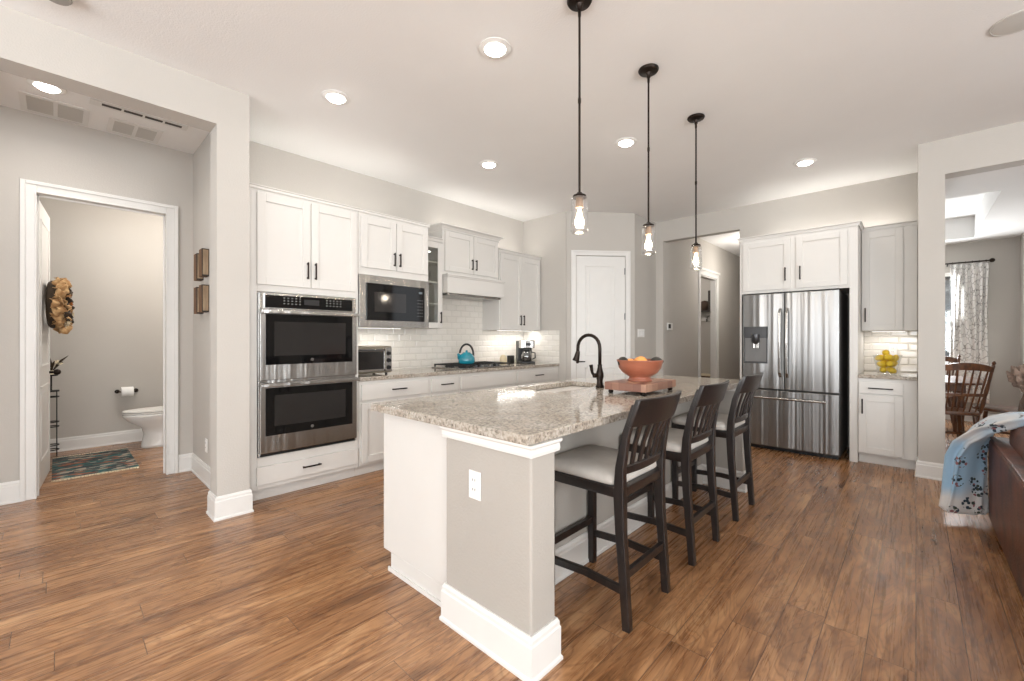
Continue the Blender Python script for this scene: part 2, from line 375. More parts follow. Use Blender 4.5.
# ---- mesh builder
class MB:
    def __init__(s):
        s.bm = bmesh.new(); s.mi = 0
    def face(s, vs):
        try:
            f = s.bm.faces.new(vs); f.material_index = s.mi; return f
        except ValueError:
            return None
    def box(s, x0, x1, y0, y1, z0, z1):
        x0, x1 = min(x0, x1), max(x0, x1); y0, y1 = min(y0, y1), max(y0, y1); z0, z1 = min(z0, z1), max(z0, z1)
        v = [s.bm.verts.new(p) for p in ((x0, y0, z0), (x1, y0, z0), (x1, y1, z0), (x0, y1, z0), (x0, y0, z1), (x1, y0, z1), (x1, y1, z1), (x0, y1, z1))]
        for q in ((3, 2, 1, 0), (4, 5, 6, 7), (0, 1, 5, 4), (1, 2, 6, 5), (2, 3, 7, 6), (3, 0, 4, 7)):
            s.face([v[i] for i in q])
        return s
    def prism(s, pts, z0, z1):
        """pts counter-clockwise in xy"""
        a = [s.bm.verts.new((x, y, z0)) for x, y in pts]; b = [s.bm.verts.new((x, y, z1)) for x, y in pts]
        n = len(pts)
        s.face(a[::-1]); s.face(b)
        for i in range(n):
            s.face([a[i], a[(i + 1) % n], b[(i + 1) % n], b[i]])
        return s
    def loft(s, rings, cap=True, closed=True):
        R = [[s.bm.verts.new(p) for p in r] for r in rings]
        n = len(R[0])
        for i in range(len(R) - 1):
            for j in range(n if closed else n - 1):
                k = (j + 1) % n
                s.face([R[i][j], R[i][k], R[i + 1][k], R[i + 1][j]])
        if cap and closed:
            s.face(R[0][::-1]); s.face(R[-1])
        return s
    def lathe(s, prof, c=(0, 0, 0), n=24, cap=True):
        rings = []
        for r, z in prof:
            rings.append([(c[0] + r * math.cos(2 * PI * j / n), c[1] + r * math.sin(2 * PI * j / n), c[2] + z) for j in range(n)])
        return s.loft(rings, cap)
    def tube(s, path, r, n=8, cap=True):
        path = [Vector(p) for p in path]; rings = []
        up = None
        for i, p in enumerate(path):
            t = (path[min(i + 1, len(path) - 1)] - path[max(i - 1, 0)]).normalized()
            if up is None:
                up = t.orthogonal().normalized()
            up = (up - t * up.dot(t)).normalized()
            sd = t.cross(up)
            rr = r[i] if isinstance(r, (list, tuple)) else r
            rings.append([p + rr * (math.cos(2 * PI * j / n) * up + math.sin(2 * PI * j / n) * sd) for j in range(n)])
        return s.loft(rings, cap)
    def sweep(s, path, side, w, h):
        """rectangular section along path; side = fixed side direction; w along side, h across"""
        path = [Vector(p) for p in path]; side = Vector(side).normalized(); rings = []
        for i, p in enumerate(path):
            t = (path[min(i + 1, len(path) - 1)] - path[max(i - 1, 0)]).normalized()
            nn = t.cross(side).normalized()
            ww = w[i] if isinstance(w, (list, tuple)) else w; hh = h[i] if isinstance(h, (list, tuple)) else h
            rings.append([p + side * a * ww / 2 + nn * b * hh / 2 for a, b in ((-1, -1), (1, -1), (1, 1), (-1, 1))])
        return s.loft(rings)
    def ball(s, c, rx, ry=None, rz=None, u=14, v=8, rot=None, f=None):
        ry = ry or rx; rz = rz or rx; rings = []
        for i in range(1, v):
            th = PI * i / v
            ring = []
            for j in range(u):
                ph = 2 * PI * j / u
                d = Vector((math.sin(th) * math.cos(ph), math.sin(th) * math.sin(ph), -math.cos(th)))
                k = f(d) if f else 1
                q = Vector((d.x * rx * k, d.y * ry * k, d.z * rz * k))
                if rot: q = rot @ q
                ring.append(tuple(Vector(c) + q))
            rings.append(ring)
        R = [[s.bm.verts.new(p) for p in r] for r in rings]
        a = Vector((0, 0, -rz)); b = Vector((0, 0, rz))
        if rot: a = rot @ a; b = rot @ b
        va = s.bm.verts.new(Vector(c) + a); vb = s.bm.verts.new(Vector(c) + b)
        for i in range(len(R) - 1):
            for j in range(u):
                k = (j + 1) % u
                s.face([R[i][j], R[i][k], R[i + 1][k], R[i + 1][j]])
        for j in range(u):
            k = (j + 1) % u
            s.face([va, R[0][k], R[0][j]]); s.face([vb, R[-1][j], R[-1][k]])
        return s
    def grid(s, P, thick=None):
        """P[i][j] points"""
        R = [[s.bm.verts.new(p) for p in r] for r in P]
        for i in range(len(R) - 1):
            for j in range(len(R[0]) - 1):
                s.face([R[i][j], R[i + 1][j], R[i + 1][j + 1], R[i][j + 1]])
        return s
    def build(s, name, mats, parent=None, bevel=0, smooth=False, seg=2, solid=0, keep=False, raw=False):
        bmesh.ops.recalc_face_normals(s.bm, faces=s.bm.faces) if not keep else None
        me = bpy.data.meshes.new(name)
        base = Vector((0, 0, 0))
        if parent is not None:
            base = Vector(parent.location)
            if parent.parent is not None:
                base = base + Vector(parent.parent.location)
        else:
            vs = [v.co for v in s.bm.verts]
            base = Vector(((min(v.x for v in vs) + max(v.x for v in vs)) / 2, (min(v.y for v in vs) + max(v.y for v in vs)) / 2, min(v.z for v in vs)))
            if raw or name in ('floor', 'tile_backsplash'):
                base = Vector((0, 0, 0))
        bmesh.ops.translate(s.bm, verts=s.bm.verts, vec=-base)
        s.bm.to_mesh(me); s.bm.free()
        if not isinstance(mats, (list, tuple)): mats = [mats]
        for m in mats: me.materials.append(m)
        o = bpy.data.objects.new(name, me); COL.objects.link(o)
        if parent is not None: o.parent = parent
        else: o.location = base
        if smooth:
            for p in me.polygons: p.use_smooth = True
            if smooth == 'auto':
                me.set_sharp_from_angle(angle=math.radians(38))
        if solid:
            q = o.modifiers.new('solid', 'SOLIDIFY'); q.thickness = solid
        if bevel:
            q = o.modifiers.new('bevel', 'BEVEL'); q.width = bevel; q.segments = seg; q.limit_method = 'ANGLE'; q.angle_limit = math.radians(40)
            q.harden_normals = False
        return o

def tag(o, label, cat, group=None, kind=None):
    o['label'] = label; o['category'] = cat
    if group: o['group'] = group
    if kind: o['kind'] = kind
    return o

def thing(name, label, cat, loc=(0, 0, 0), group=None):
    o = bpy.data.objects.new(name, None); COL.objects.link(o)
    o.location = loc; o.empty_display_size = 0.1
    return tag(o, label, cat, group)

def struct(name, mb, m, label=None, cat=None, parent=None, **kw):
    o = mb.build(name, m, parent, **kw)
    if parent is None:
        o['kind'] = 'structure'
        if label: o['label'] = label
        if cat: o['category'] = cat
    return o

def dup(root, loc, label=None, rz=None, group=None):
    def cp(o, par):
        c = o.copy(); COL.objects.link(c)
        if par is not None: c.parent = par
        for ch in [q for q in bpy.data.objects if q.parent == o]:
            cp(ch, c)
        return c
    r = cp(root, None); r.location = loc
    if rz is not None: r.rotation_euler = (0, 0, rz)
    if label: r['label'] = label
    if group: r['group'] = group
    return r

class Face:
    """a vertical face plane: a runs along it, o points out of it, z up"""
    def __init__(s, kind, pos, ang=None, org=None):
        s.kind, s.pos = kind, pos
    def box(s, mb, a0, a1, o0, o1, z0, z1):
        if s.kind == '+x': mb.box(s.pos + o0, s.pos + o1, a0, a1, z0, z1)
        elif s.kind == '-x': mb.box(s.pos - o1, s.pos - o0, a0, a1, z0, z1)
        elif s.kind == '-y': mb.box(a0, a1, s.pos - o1, s.pos - o0, z0, z1)
        elif s.kind == '+y': mb.box(a0, a1, s.pos + o0, s.pos + o1, z0, z1)
    def pt(s, a, o, z):
        return {'+x': (s.pos + o, a, z), '-x': (s.pos - o, a, z), '-y': (a, s.pos - o, z), '+y': (a, s.pos + o, z)}[s.kind]

def bar_handle(F, parent, a, z, length, vertical=True, off=0.02, rad=0.005, m='bronze', name='handle', out=0.028):
    mb = MB(); h = length / 2
    if vertical:
        F.box(mb, a - 0.006, a + 0.006, off + out - 0.008, off + out, z - h, z + h)
        for zz in (z - h + 0.012, z + h - 0.012): F.box(mb, a - 0.005, a + 0.005, off, off + out - 0.004, zz - 0.006, zz + 0.006)
    else:
        F.box(mb, a - h, a + h, off + out - 0.008, off + out, z - 0.006, z + 0.006)
        for aa in (a - h + 0.012, a + h - 0.012): F.box(mb, aa - 0.006, aa + 0.006, off, off + out - 0.004, z - 0.005, z + 0.005)
    return mb.build(name, M[m], parent, bevel=0.0015)

def shaker(F, parent, a0, a1, z0, z1, handle=None, name='door', fw=0.062, glass=False, m='cab'):
    """shaker door standing 2 cm proud of the face; handle=('v'|'h', a, z, len)"""
    mb = MB(); t = 0.02
    F.box(mb, a0, a0 + fw, 0.001, t, z0, z1); F.box(mb, a1 - fw, a1, 0.001, t, z0, z1)
    F.box(mb, a0 + fw, a1 - fw, 0.001, t, z0, z0 + fw); F.box(mb, a0 + fw, a1 - fw, 0.001, t, z1 - fw, z1)
    if not glass:
        F.box(mb, a0 + fw - 0.002, a1 - fw + 0.002, 0.001, t - 0.011, z0 + fw - 0.002, z1 - fw + 0.002)
    d = mb.build(name, M[m], parent, bevel=0.0025)
    if glass:
        g = MB(); F.box(g, a0 + fw - 0.003, a1 - fw + 0.003, 0.006, 0.010, z0 + fw - 0.003, z1 - fw + 0.003)
        g.build('glass_pane', M['cabglass'], d)
    if handle:
        bar_handle(F, d, handle[1], handle[2], handle[3], handle[0] == 'v')
    return d

def slab(F, parent, a0, a1, z0, z1, handle=None, name='drawer'):
    mb = MB(); F.box(mb, a0, a1, 0.001, 0.02, z0, z1)
    d = mb.build(name, M['cab'], parent, bevel=0.003)
    if handle: bar_handle(F, d, handle[1], handle[2], handle[3], handle[0] == 'v')
    return d

def crown(mb, pts, z, h=0.06, d=0.045):
    """simple crown moulding: pts is an xy polyline, offset outward to its right-hand side"""
    prof = [(0, 0), (0.012, 0.0), (0.014, h * 0.25), (d * 0.6, h * 0.62), (d, h * 0.8), (d, h), (0, h)]
    P = [Vector((x, y, 0)) for x, y in pts]
    n = len(P); rings = []
    for i in range(n):
        if i == 0: t1 = t2 = (P[1] - P[0]).normalized()
        elif i == n - 1: t1 = t2 = (P[-1] - P[-2]).normalized()
        else: t1 = (P[i] - P[i - 1]).normalized(); t2 = (P[i + 1] - P[i]).normalized()
        n1 = Vector((t1.y, -t1.x, 0)); n2 = Vector((t2.y, -t2.x, 0))
        b = (n1 + n2).normalized(); k = 1 / max(0.3, b.dot(n1))
        rings.append([tuple(P[i] + b * k * o + Vector((0, 0, z + zz))) for o, zz in prof])
    mb.loft(rings)

def baseboard(name, pts, label, h=0.14, parent=None):
    prof = [(0, 0), (0.022, 0), (0.022, 0.012), (0.016, 0.02), (0.016, h - 0.035), (0.012, h - 0.028), (0.012, h - 0.014), (0.006, h), (0, h)]
    P = [Vector((x, y, 0)) for x, y in pts]
    n = len(P); rings = []
    for i in range(n):
        if i == 0: t1 = t2 = (P[1] - P[0]).normalized()
        elif i == n - 1: t1 = t2 = (P[-1] - P[-2]).normalized()
        else: t1 = (P[i] - P[i - 1]).normalized(); t2 = (P[i + 1] - P[i]).normalized()
        n1 = Vector((t1.y, -t1.x, 0)); n2 = Vector((t2.y, -t2.x, 0))
        b = (n1 + n2).normalized(); k = 1 / max(0.3, b.dot(n1))
        rings.append([tuple(P[i] + b * k * o + Vector((0, 0, zz))) for o, zz in prof])
    mb = MB(); mb.loft(rings)
    if parent is not None: return mb.build(name, M['trim'], parent)
    return struct(name, mb, M['trim'], label, 'baseboard')

# ================================================================ THE SETTING
struct('floor', MB().box(-7.3, 4.7, -4.1, 11.2, -0.05, 0), M['floor'], 'brown wood plank floor with swirling grain', 'floor')
struct('ceiling', MB().box(-7.3, 4.7, -4.1, 11.2, CEIL, CEIL + 0.08), M['ceil'], 'flat off white textured ceiling', 'ceiling')
W = M['wall']
def wall(name, boxes, label, **kw):
    mb = MB()
    for b in boxes: mb.box(*b)
    return struct(name, mb, W, label, 'wall', **kw)
XW, XC, YB = -4.365, -3.554, 4.89
wall('wall_kitchen', [(XW - 0.12, XW, 0.969, YB + 0.12, 0, CEIL)], 'greige wall behind the ovens and upper cabinets')
wall('wall_column', [(XC - 0.18, XC, 0.767, 0.969, 0, CEIL), (-5.21, XC - 0.18, 0.905, 0.969, 0, CEIL)], 'greige wall end standing between hallway and oven cabinet')
wall('wall_beam', [(XC - 0.18, XC, -1.4, 0.767, 2.77, CEIL), (XC - 0.18, XC, -3.98, -1.4, 0, CEIL)], 'greige header beam over the wide hallway opening')
wall('wall_hall', [(-5.21, -5.09, -1.7, -0.123, 0, CEIL), (-5.21, -5.09, 0.715, 0.905, 0, CEIL), (-5.21, -5.09, -0.123, 0.715, 2.447, CEIL)], 'greige hallway wall around the powder room doorway')
wall('wall_hall_end', [(-5.21, XC - 0.18, -1.8, -1.7, 0, CEIL)], 'greige wall closing the hallway on the left')
wall('wall_powder', [(-7.12, -7.0, -0.9, 1.9, 0, CEIL), (-7.12, -5.21, -0.9, -0.8, 0, CEIL), (-7.12, -5.21, 1.8, 1.9, 0, CEIL), (-5.21, -5.12, 0.969, 1.9, 0, CEIL)], 'pale greige powder room wall behind the toilet')
wall('wall_return', [(XW, -3.56, YB, YB + 0.12, 0, CEIL)], 'short greige wall at the far end of the counter')
# angled pantry wall with its doorway
A0 = Vector((-3.572, 4.89)); A1 = Vector((-2.914, 5.636)); AD = (A1 - A0).normalized(); AN = Vector((AD.y, -AD.x)); AL = (A1 - A0).length
def apt(s, o): p = A0 + AD * (s + 0.075) + AN * o; return (p.x, p.y)
def abox(mb, s0, s1, o0, o1, z0, z1): mb.prism([apt(s0, o1), apt(s1, o1), apt(s1, o0), apt(s0, o0)], z0, z1)
mb = MB(); abox(mb, -0.075, 0.08, -0.1, 0, 0, CEIL); abox(mb, 0.84, AL - 0.075, -0.1, 0, 0, CEIL); abox(mb, 0.08, 0.84, -0.1, 0, 2.435, CEIL)
struct('wall_pantry', mb, W, 'angled greige wall around the pantry door', 'wall')
wall('wall_switch', [(-3.03, -2.914, 5.636, 6.45, 0, CEIL)], 'narrow greige wall carrying the light switch', bevel=0.01)
wall('wall_fridge', [(-2.914, -2.80, 6.33, 6.45, 0, CEIL), (-2.80, -1.734, 6.33, 6.45, 2.745, CEIL), (-1.734, 0.19, 6.33, 6.45, 0, CEIL)], 'greige wall behind the refrigerator with the passage opening')
wall('wall_passage', [(-2.90, -2.80, 6.45, 7.857, 0, CEIL), (-2.90, -2.80, 8.70, 11.0, 0, CEIL), (-2.90, -2.80, 7.857, 8.70, 2.41, CEIL), (-1.734, -1.62, 6.45, 11.0, 0, CEIL), (-2.90, -1.62, 11.0, 11.1, 0, CEIL)], 'greige passage wall with thermostat and mudroom doorway')
wall('wall_mudroom', [(-4.6, -2.90, 10.0, 10.1, 0, CEIL), (-4.7, -4.6, 6.6, 10.1, 0, CEIL), (-4.6, -2.90, 6.6, 6.7, 0, CEIL)], 'dim greige mudroom wall behind the hook shelf')
wall('wall_end', [(0.015, 0.19, 5.425, 6.33, 0, CEIL)], 'greige wall end between the refrigerator side counter and dining opening')
wall('wall_header', [(0.19, 4.6, 5.425, 5.6, 2.734, CEIL), (1.9, 4.6, 5.425, 5.6, 0, 2.734)], 'greige header above the dining room opening')
wall('wall_dining', [(-1.62, -0.65, 9.6, 9.72, 0, CEIL), (0.58, 1.3, 9.6, 9.72, 0, CEIL), (-0.65, 0.58, 9.6, 9.72, 0, 0.85), (-0.65, 0.58, 9.6, 9.72, 2.3, CEIL), (1.10, 1.22, 5.9, 9.6, 0, CEIL)], 'greige dining room wall with the curtained window')
# dining tray ceiling
mb = MB(); mb.box(0.19, 1.10, 5.6, 6.45, 2.745, CEIL); mb.box(-1.62, 0.19, 6.45, 6.55, 2.745, CEIL); mb.box(-1.62, 1.10, 9.15, 9.6, 2.745, CEIL); mb.box(0.62, 1.10, 6.45, 9.15, 2.745, CEIL); mb.box(-1.62, -1.1, 6.55, 9.15, 2.745, CEIL)
struct('ceiling_dining', mb, M['ceil'], 'stepped tray ceiling of the dining room', 'ceiling')
# living room behind the camera, with its windows
def wall_openings(name, axis, pos, th, a0, a1, wins, label):
    mb = MB(); z0, z1 = 0.5, 2.6
    def b(p, q, c, d):
        if axis == 'y': mb.box(p, q, pos, pos + th, c, d)
        else: mb.box(pos, pos + th, p, q, c, d)
    b(a0, a1, 0, z0); b(a0, a1, z1, CEIL); cur = a0
    for c in wins: b(cur, c - 0.85, z0, z1); cur = c + 0.85
    b(cur, a1, z0, z1)
    struct(name, mb, W, label, 'wall')
wall_openings('wall_rear', 'y', -4.1, 0.12, -3.6, 4.6, (-2.0, 0.4, 2.8), 'living room wall with three tall windows')
wall_openings('wall_right', 'x', 4.5, 0.12, -4.0, 5.5, (-1.8, 1.2), 'living room wall with two tall windows')
def window(name, axis, pos, c, hw, z0, z1, label):
    mb = MB()
    def b(p, q, r, s, d=0.03):
        if axis == 'y': mb.box(p, q, pos - d, pos + d, r, s)
        else: mb.box(pos - d, pos + d, p, q, r, s)
    b(c - hw, c - hw + 0.05, z0, z1); b(c + hw - 0.05, c + hw, z0, z1); b(c - hw, c + hw, z0, z0 + 0.05); b(c - hw, c + hw, z1 - 0.05, z1)
    b(c - hw, c + hw, (z0 + z1) / 2 - 0.025, (z0 + z1) / 2 + 0.025); b(c - 0.012, c + 0.012, z0, z1, 0.015)
    o = struct(name, mb, M['trim'], label, 'window')
    g = MB()
    if axis == 'y': g.box(c - hw + 0.03, c + hw - 0.03, pos - 0.004, pos + 0.004, z0 + 0.03, z1 - 0.03)
    else: g.box(pos - 0.004, pos + 0.004, c - hw + 0.03, c + hw - 0.03, z0 + 0.03, z1 - 0.03)
    g.build('window_pane', M['glass'], o)
    return o
for i, x in enumerate((-2.0, 0.4, 2.8)): window('window_%d' % (i + 2), 'y', -4.04, x, 0.85, 0.5, 2.6, 'white framed living room window, number %s from the hallway side' % ('one', 'two', 'three')[i])
for i, y in enumerate((-1.8, 1.2)): window('window_%d' % (i + 5), 'x', 4.56, y, 0.85, 0.5, 2.6, 'white framed side living room window, %s' % ('rear', 'front')[i])
window('window_1', 'y', 9.66, -0.035, 0.615, 0.85, 2.3, 'white framed dining room window beside the printed curtain')

# casings
def casing(name, F, a0, a1, ztop, label, wd=0.088):
    mb = MB()
    for (p, q) in ((a0 - wd, a0), (a1, a1 + wd)):
        F.box(mb, p, q, 0, 0.014, 0, ztop + wd)
        F.box(mb, p + (0.0 if p < a0 else wd - 0.028), p + (0.028 if p < a0 else wd), 0.014, 0.024, 0, ztop + wd)
        e = (q - 0.012, q) if p < a0 else (p, p + 0.012)
        F.box(mb, e[0], e[1], 0.014, 0.019, 0, ztop)
    F.box(mb, a0, a1, 0, 0.014, ztop, ztop + wd); F.box(mb, a0 - wd + 0.028, a1 + wd - 0.028, 0.014, 0.024, ztop + wd - 0.028, ztop + wd)
    F.box(mb, a0, a1, 0.014, 0.019, ztop, ztop + 0.012)
    return mb
F = Face('+x', -5.09)
mb = casing('trim_1', F, -0.108, 0.70, 2.427, '')
mb.box(-5.22, -5.09, -0.123, -0.108, 0, 2.447); mb.box(-5.22, -5.09, 0.70, 0.715, 0, 2.447); mb.box(-5.22, -5.09, -0.123, 0.715, 2.427, 2.447)
mb.box(-5.165, -5.15, -0.108, -0.095, 0, 2.427); mb.box(-5.165, -5.15, 0.688, 0.70, 0, 2.427); mb.box(-5.165, -5.15, -0.108, 0.70, 2.415, 2.427)
struct('trim_1', mb, M['trim'], 'white casing around the powder room doorway', 'door casing', bevel=0.003)
F = Face('+x', -2.80)
mb = casing('trim_2', F, 7.857, 8.70, 2.41, '')
mb.box(-2.90, -2.80, 7.85, 7.87, 0, 2.41); mb.box(-2.90, -2.80, 8.685, 8.70, 0, 2.41); mb.box(-2.9, -2.80, 7.86, 8.69, 2.39, 2.41)
mb.box(-2.81, -2.76, 7.73, 8.83, 2.49, 2.53)
struct('trim_2', mb, M['trim'], 'white casing around the mudroom doorway in the passage', 'door casing', bevel=0.003)
# pantry casing on the angled wall
mb = MB()
for p, q, e in ((0.0, 0.07, 0.0), (0.785, 0.855, 0.83)):
    abox(mb, p, q, 0, 0.014, 0, 2.505); abox(mb, e, e + 0.025, 0.014, 0.024, 0, 2.505)
abox(mb, 0.07, 0.785, 0, 0.014, 2.435, 2.505); abox(mb, 0.025, 0.83, 0.014, 0.024, 2.48, 2.505)
struct('trim_3', mb, M['trim'], 'white casing around the closed pantry door', 'door casing', bevel=0.003)
# pantry door, two raised panels
d2 = MB(); abox(d2, 0.072, 0.783, -0.045, -0.008, 0.01, 2.43)
d2 = struct('door_2', d2, M['trim'], 'closed white two panel pantry door on the angled wall', 'door')
for z0, z1 in ((1.02, 2.30), (0.2, 0.86)):
    mb = MB()
    for p, q, r, s in ((0.205, 0.225, z0, z1), (0.63, 0.65, z0, z1), (0.205, 0.65, z0, z0 + 0.02), (0.205, 0.65, z1 - 0.02, z1)):
        abox(mb, p, q, -0.012, -0.001, r, s)
    abox(mb, 0.26, 0.595, -0.012, -0.003, z0 + 0.055, z1 - 0.055)
    mb.build('panel', M['trim'], d2, bevel=0.005)
mb = MB()
p0 = apt(0.09, -0.008); pn = apt(0.09, 0.05)
mb.tube([(p0[0], p0[1], 0.945), (apt(0.09, 0.004)[0], apt(0.09, 0.004)[1], 0.945)], 0.028, 16)
mb.tube([(p0[0], p0[1], 0.945), (pn[0], pn[1], 0.945)], 0.009, 10)
lv = [apt(0.09, 0.05), apt(0.14, 0.052), apt(0.19, 0.05)]
mb.tube([(x, y, 0.945) for x, y in lv], [0.01, 0.009, 0.007], 10)
mb.build('door_handle', M['bronze'], d2, smooth='auto')
for z in (2.22, 1.58, 0.3):
    mb = MB(); abox(mb, 0.775, 0.79, -0.008, 0.004, z - 0.045, z + 0.045); mb.build('hinge', M['steel_dk'], d2)
# powder room door swung in
d1r = (Vector((-6.03, -0.06)) - Vector((-5.235, -0.12))); DL = d1r.length; D1 = d1r.normalized(); N1 = Vector((-D1.y, D1.x)); N1 = N1 if N1.y > 0 else -N1
def dpt(s, o): p = Vector((-5.235, -0.12)) + D1 * s + N1 * o; return (p.x, p.y)
def dbox(mb, s0, s1, o0, o1, z0, z1): mb.prism([dpt(s0, o0), dpt(s0, o1), dpt(s1, o1), dpt(s1, o0)], z0, z1)
mb = MB(); dbox(mb, 0, DL, -0.02, 0.018, 0.01, 2.42)
d1 = struct('door_1', mb, M['trim'], 'white powder room door standing open behind the wreath', 'door', bevel=0.002)
for z0, z1 in ((1.02, 2.28), (0.22, 0.86)):
    mb = MB()
    for p, q, r, s in ((0.13, 0.15, z0, z1), (DL - 0.15, DL - 0.13, z0, z1), (0.13, DL - 0.13, z0, z0 + 0.02), (0.13, DL - 0.13, z1 - 0.02, z1)):
        dbox(mb, p, q, 0.015, 0.024, r, s)
    dbox(mb, 0.19, DL - 0.19, 0.015, 0.021, z0 + 0.06, z1 - 0.06)
    mb.build('panel', M['trim'], d1, bevel=0.004)
for z in (2.2, 1.3, 0.25):
    mb = MB(); dbox(mb, -0.012, 0.012, -0.024, 0.004, z - 0.05, z + 0.05); mb.build('hinge', M['steel_dk'], d1)
mb = MB(); q = dpt(DL - 0.07, 0.018); q2 = dpt(DL - 0.07, 0.07)
mb.tube([(q[0], q[1], 0.95), (q2[0], q2[1], 0.95)], [0.012, 0.01], 10); mb.ball((q2[0], q2[1], 0.95), 0.028)
mb.build('door_knob', M['bronze'], d1, smooth=True)

# baseboards
baseboard('baseboard_column', [(-5.09, 0.905), (XC - 0.18, 0.905), (XC - 0.18, 0.767), (XC, 0.767), (XC, 0.969), (XC - 0.12, 0.969)], 'white baseboard wrapping the wall end by the hallway', h=0.165)
baseboard('baseboard_hall', [(-5.09, -1.7), (-5.09, -0.19)], 'white baseboard left of the powder room doorway', h=0.165)
baseboard('baseboard_hall_far', [(-5.09, 0.79), (-5.09, 0.905)], 'short white baseboard right of the powder room doorway', h=0.165)
baseboard('baseboard_powder', [(-7.0, -0.8), (-7.0, 1.8)], 'white baseboard along the powder room back wall', h=0.15)
baseboard('baseboard_end', [(0.015, 5.62), (0.015, 5.425), (0.19, 5.425), (0.19, 6.33)], 'white baseboard wrapping the wall end by the dining opening', h=0.15)
baseboard('baseboard_passage', [(-2.80, 6.45), (-2.80, 7.76)], 'white baseboard in the passage beyond the kitchen')
baseboard('baseboard_switch', [(-2.914, 5.66), (-2.914, 6.33), (-2.80, 6.33)], 'white baseboard below the light switch')
baseboard('baseboard_dining', [(-1.62, 9.6), (1.10, 9.6), (1.10, 5.9)], 'white baseboard along the dining room walls')

# ================================================================ LEFT CABINET RUN
CX = -3.70   # carcass front of the deep units
UX = -4.03   # carcass front of the shallow uppers
WX = XW + 0.012
FD = Face('+x', CX); FU = Face('+x', UX)

# oven tower
t = thing('oven_cabinet', 'tall white cabinet holding the double oven', 'cabinet', (CX - 0.3, 1.44, 0))
mb = MB()
mb.box(WX, CX, 0.975, 1.06, 0.1, 2.43); mb.box(WX, CX, 1.86, 1.885, 0.1, 2.43)
mb.box(WX, CX, 1.06, 1.86, 0.1, 0.345); mb.box(WX, CX, 1.06, 1.86, 1.635, 2.43); mb.box(WX, WX + 0.02, 1.06, 1.86, 0.345, 1.635)
mb.box(WX, CX - 0.065, 0.975, 1.885, 0, 0.1)
mb.build('cabinet_body', M['cab'], t, bevel=0.002)
shaker(FD, t, 1.056, 1.456, 1.69, 2.40, ('v', 1.428, 1.83, 0.14)); shaker(FD, t, 1.462, 1.866, 1.69, 2.40, ('v', 1.492, 1.83, 0.14))
slab(FD, t, 1.053, 1.876, 0.135, 0.275, ('h', 1.46, 0.21, 0.15))
mb = MB(); crown(mb, [(CX, 0.975), (CX, 1.885)], 2.425, 0.03, 0.02); mb.build('crown_moulding', M['cab'], t)

# microwave cabinet
t = thing('microwave_cabinet', 'white upper cabinet right above the microwave', 'cabinet', (CX - 0.3, 2.27, 1.85))
mb = MB(); mb.box(WX, CX, 1.887, 2.655, 1.862, 2.43); mb.box(WX, CX - 0.02, 2.64, 2.655, 1.385, 1.862); mb.box(WX, CX - 0.02, 1.887, 1.902, 1.385, 1.862)
mb.build('cabinet_body', M['cab'], t, bevel=0.002)
shaker(FD, t, 1.905, 2.268, 1.925, 2.39, ('v', 2.24, 2.03, 0.13)); shaker(FD, t, 2.274, 2.64, 1.925, 2.39, ('v', 2.302, 2.03, 0.13))
mb = MB(); crown(mb, [(CX, 1.887), (CX, 2.655), (UX + 0.05, 2.655)], 2.425, 0.03, 0.02); mb.build('crown_moulding', M['cab'], t)

# glass front cabinet
t = thing('glass_door_cabinet', 'narrow white upper cabinet with a glass door between microwave and hood', 'cabinet', (UX - 0.16, 2.87, 1.38))
mb = MB()
y0, y1 = 2.66, 3.085
mb.box(WX, UX, y0, y0 + 0.018, 1.385, 2.43); mb.box(WX, UX, y1 - 0.018, y1, 1.385, 2.43)
mb.box(WX, UX, y0, y1, 1.385, 1.41); mb.box(WX, UX, y0, y1, 2.36, 2.43); mb.box(WX, WX + 0.01, y0, y1, 1.385, 2.43)
mb.build('cabinet_body', M['cab'], t, bevel=0.002)
for z in (1.66, 1.91, 2.14):
    MB().box(WX + 0.01, UX - 0.012, y0 + 0.018, y1 - 0.018, z, z + 0.018).build('shelf', M['cab'], t)
shaker(FU, t, y0 + 0.006, y1 - 0.006, 1.39, 2.37, ('v', 3.048, 1.51, 0.13), glass=True)
mb = MB(); crown(mb, [(UX, y0), (UX, y1)], 2.385, 0.045, 0.03); mb.build('crown_moulding', M['cab'], t)
k = 0
gl = None
for z, ys in ((1.412, (2.9, 2.98)), (1.68, (2.86, 2.95)), (1.93, (2.9, 2.98))):
    for y in ys:
        k += 1
        if gl is None:
            mb = MB(); mb.lathe([(0.026, 0), (0.03, 0.002), (0.034, 0.12), (0.032, 0.12), (0.026, 0.01)], (-4.16, y, z), 16)
            gl = mb.build('drinking_glass', M['bowlglass'], smooth=True)
            tag(gl, 'clear tumbler on a shelf behind the glass cabinet door', 'glass', 'tumblers in the glass door cabinet')
        else:
            g = gl.copy(); COL.objects.link(g); g.location = (-4.16, y, z)

# hood cabinet
t = thing('hood_cabinet', 'white upper cabinet with ledge above the cooktop', 'cabinet', (UX - 0.16, 3.55, 1.75))
mb = MB(); mb.box(WX, UX, 3.09, 4.015, 2.02, 2.56)
mb.build('cabinet_body', M['cab'], t, bevel=0.002)
shaker(FU, t, 3.12, 3.562, 2.065, 2.535, ('v', 3.532, 2.18, 0.13)); shaker(FU, t, 3.568, 3.998, 2.065, 2.535, ('v', 3.598, 2.18, 0.13))
mb = MB(); crown(mb, [(WX, 3.09), (UX, 3.09), (UX, 4.015), (WX, 4.015)], 2.545, 0.065, 0.055); mb.build('crown_moulding', M['cab'], t)
mb = MB()
mb.box(WX, UX + 0.10, 3.09, 4.015, 1.80, 2.0); mb.box(UX + 0.01, UX + 0.12, 3.075, 4.03, 2.0, 2.02); mb.box(UX + 0.01, UX + 0.11, 3.083, 4.022, 1.985, 2.0)
mb.build('hood_box', M['cab'], t, bevel=0.003)
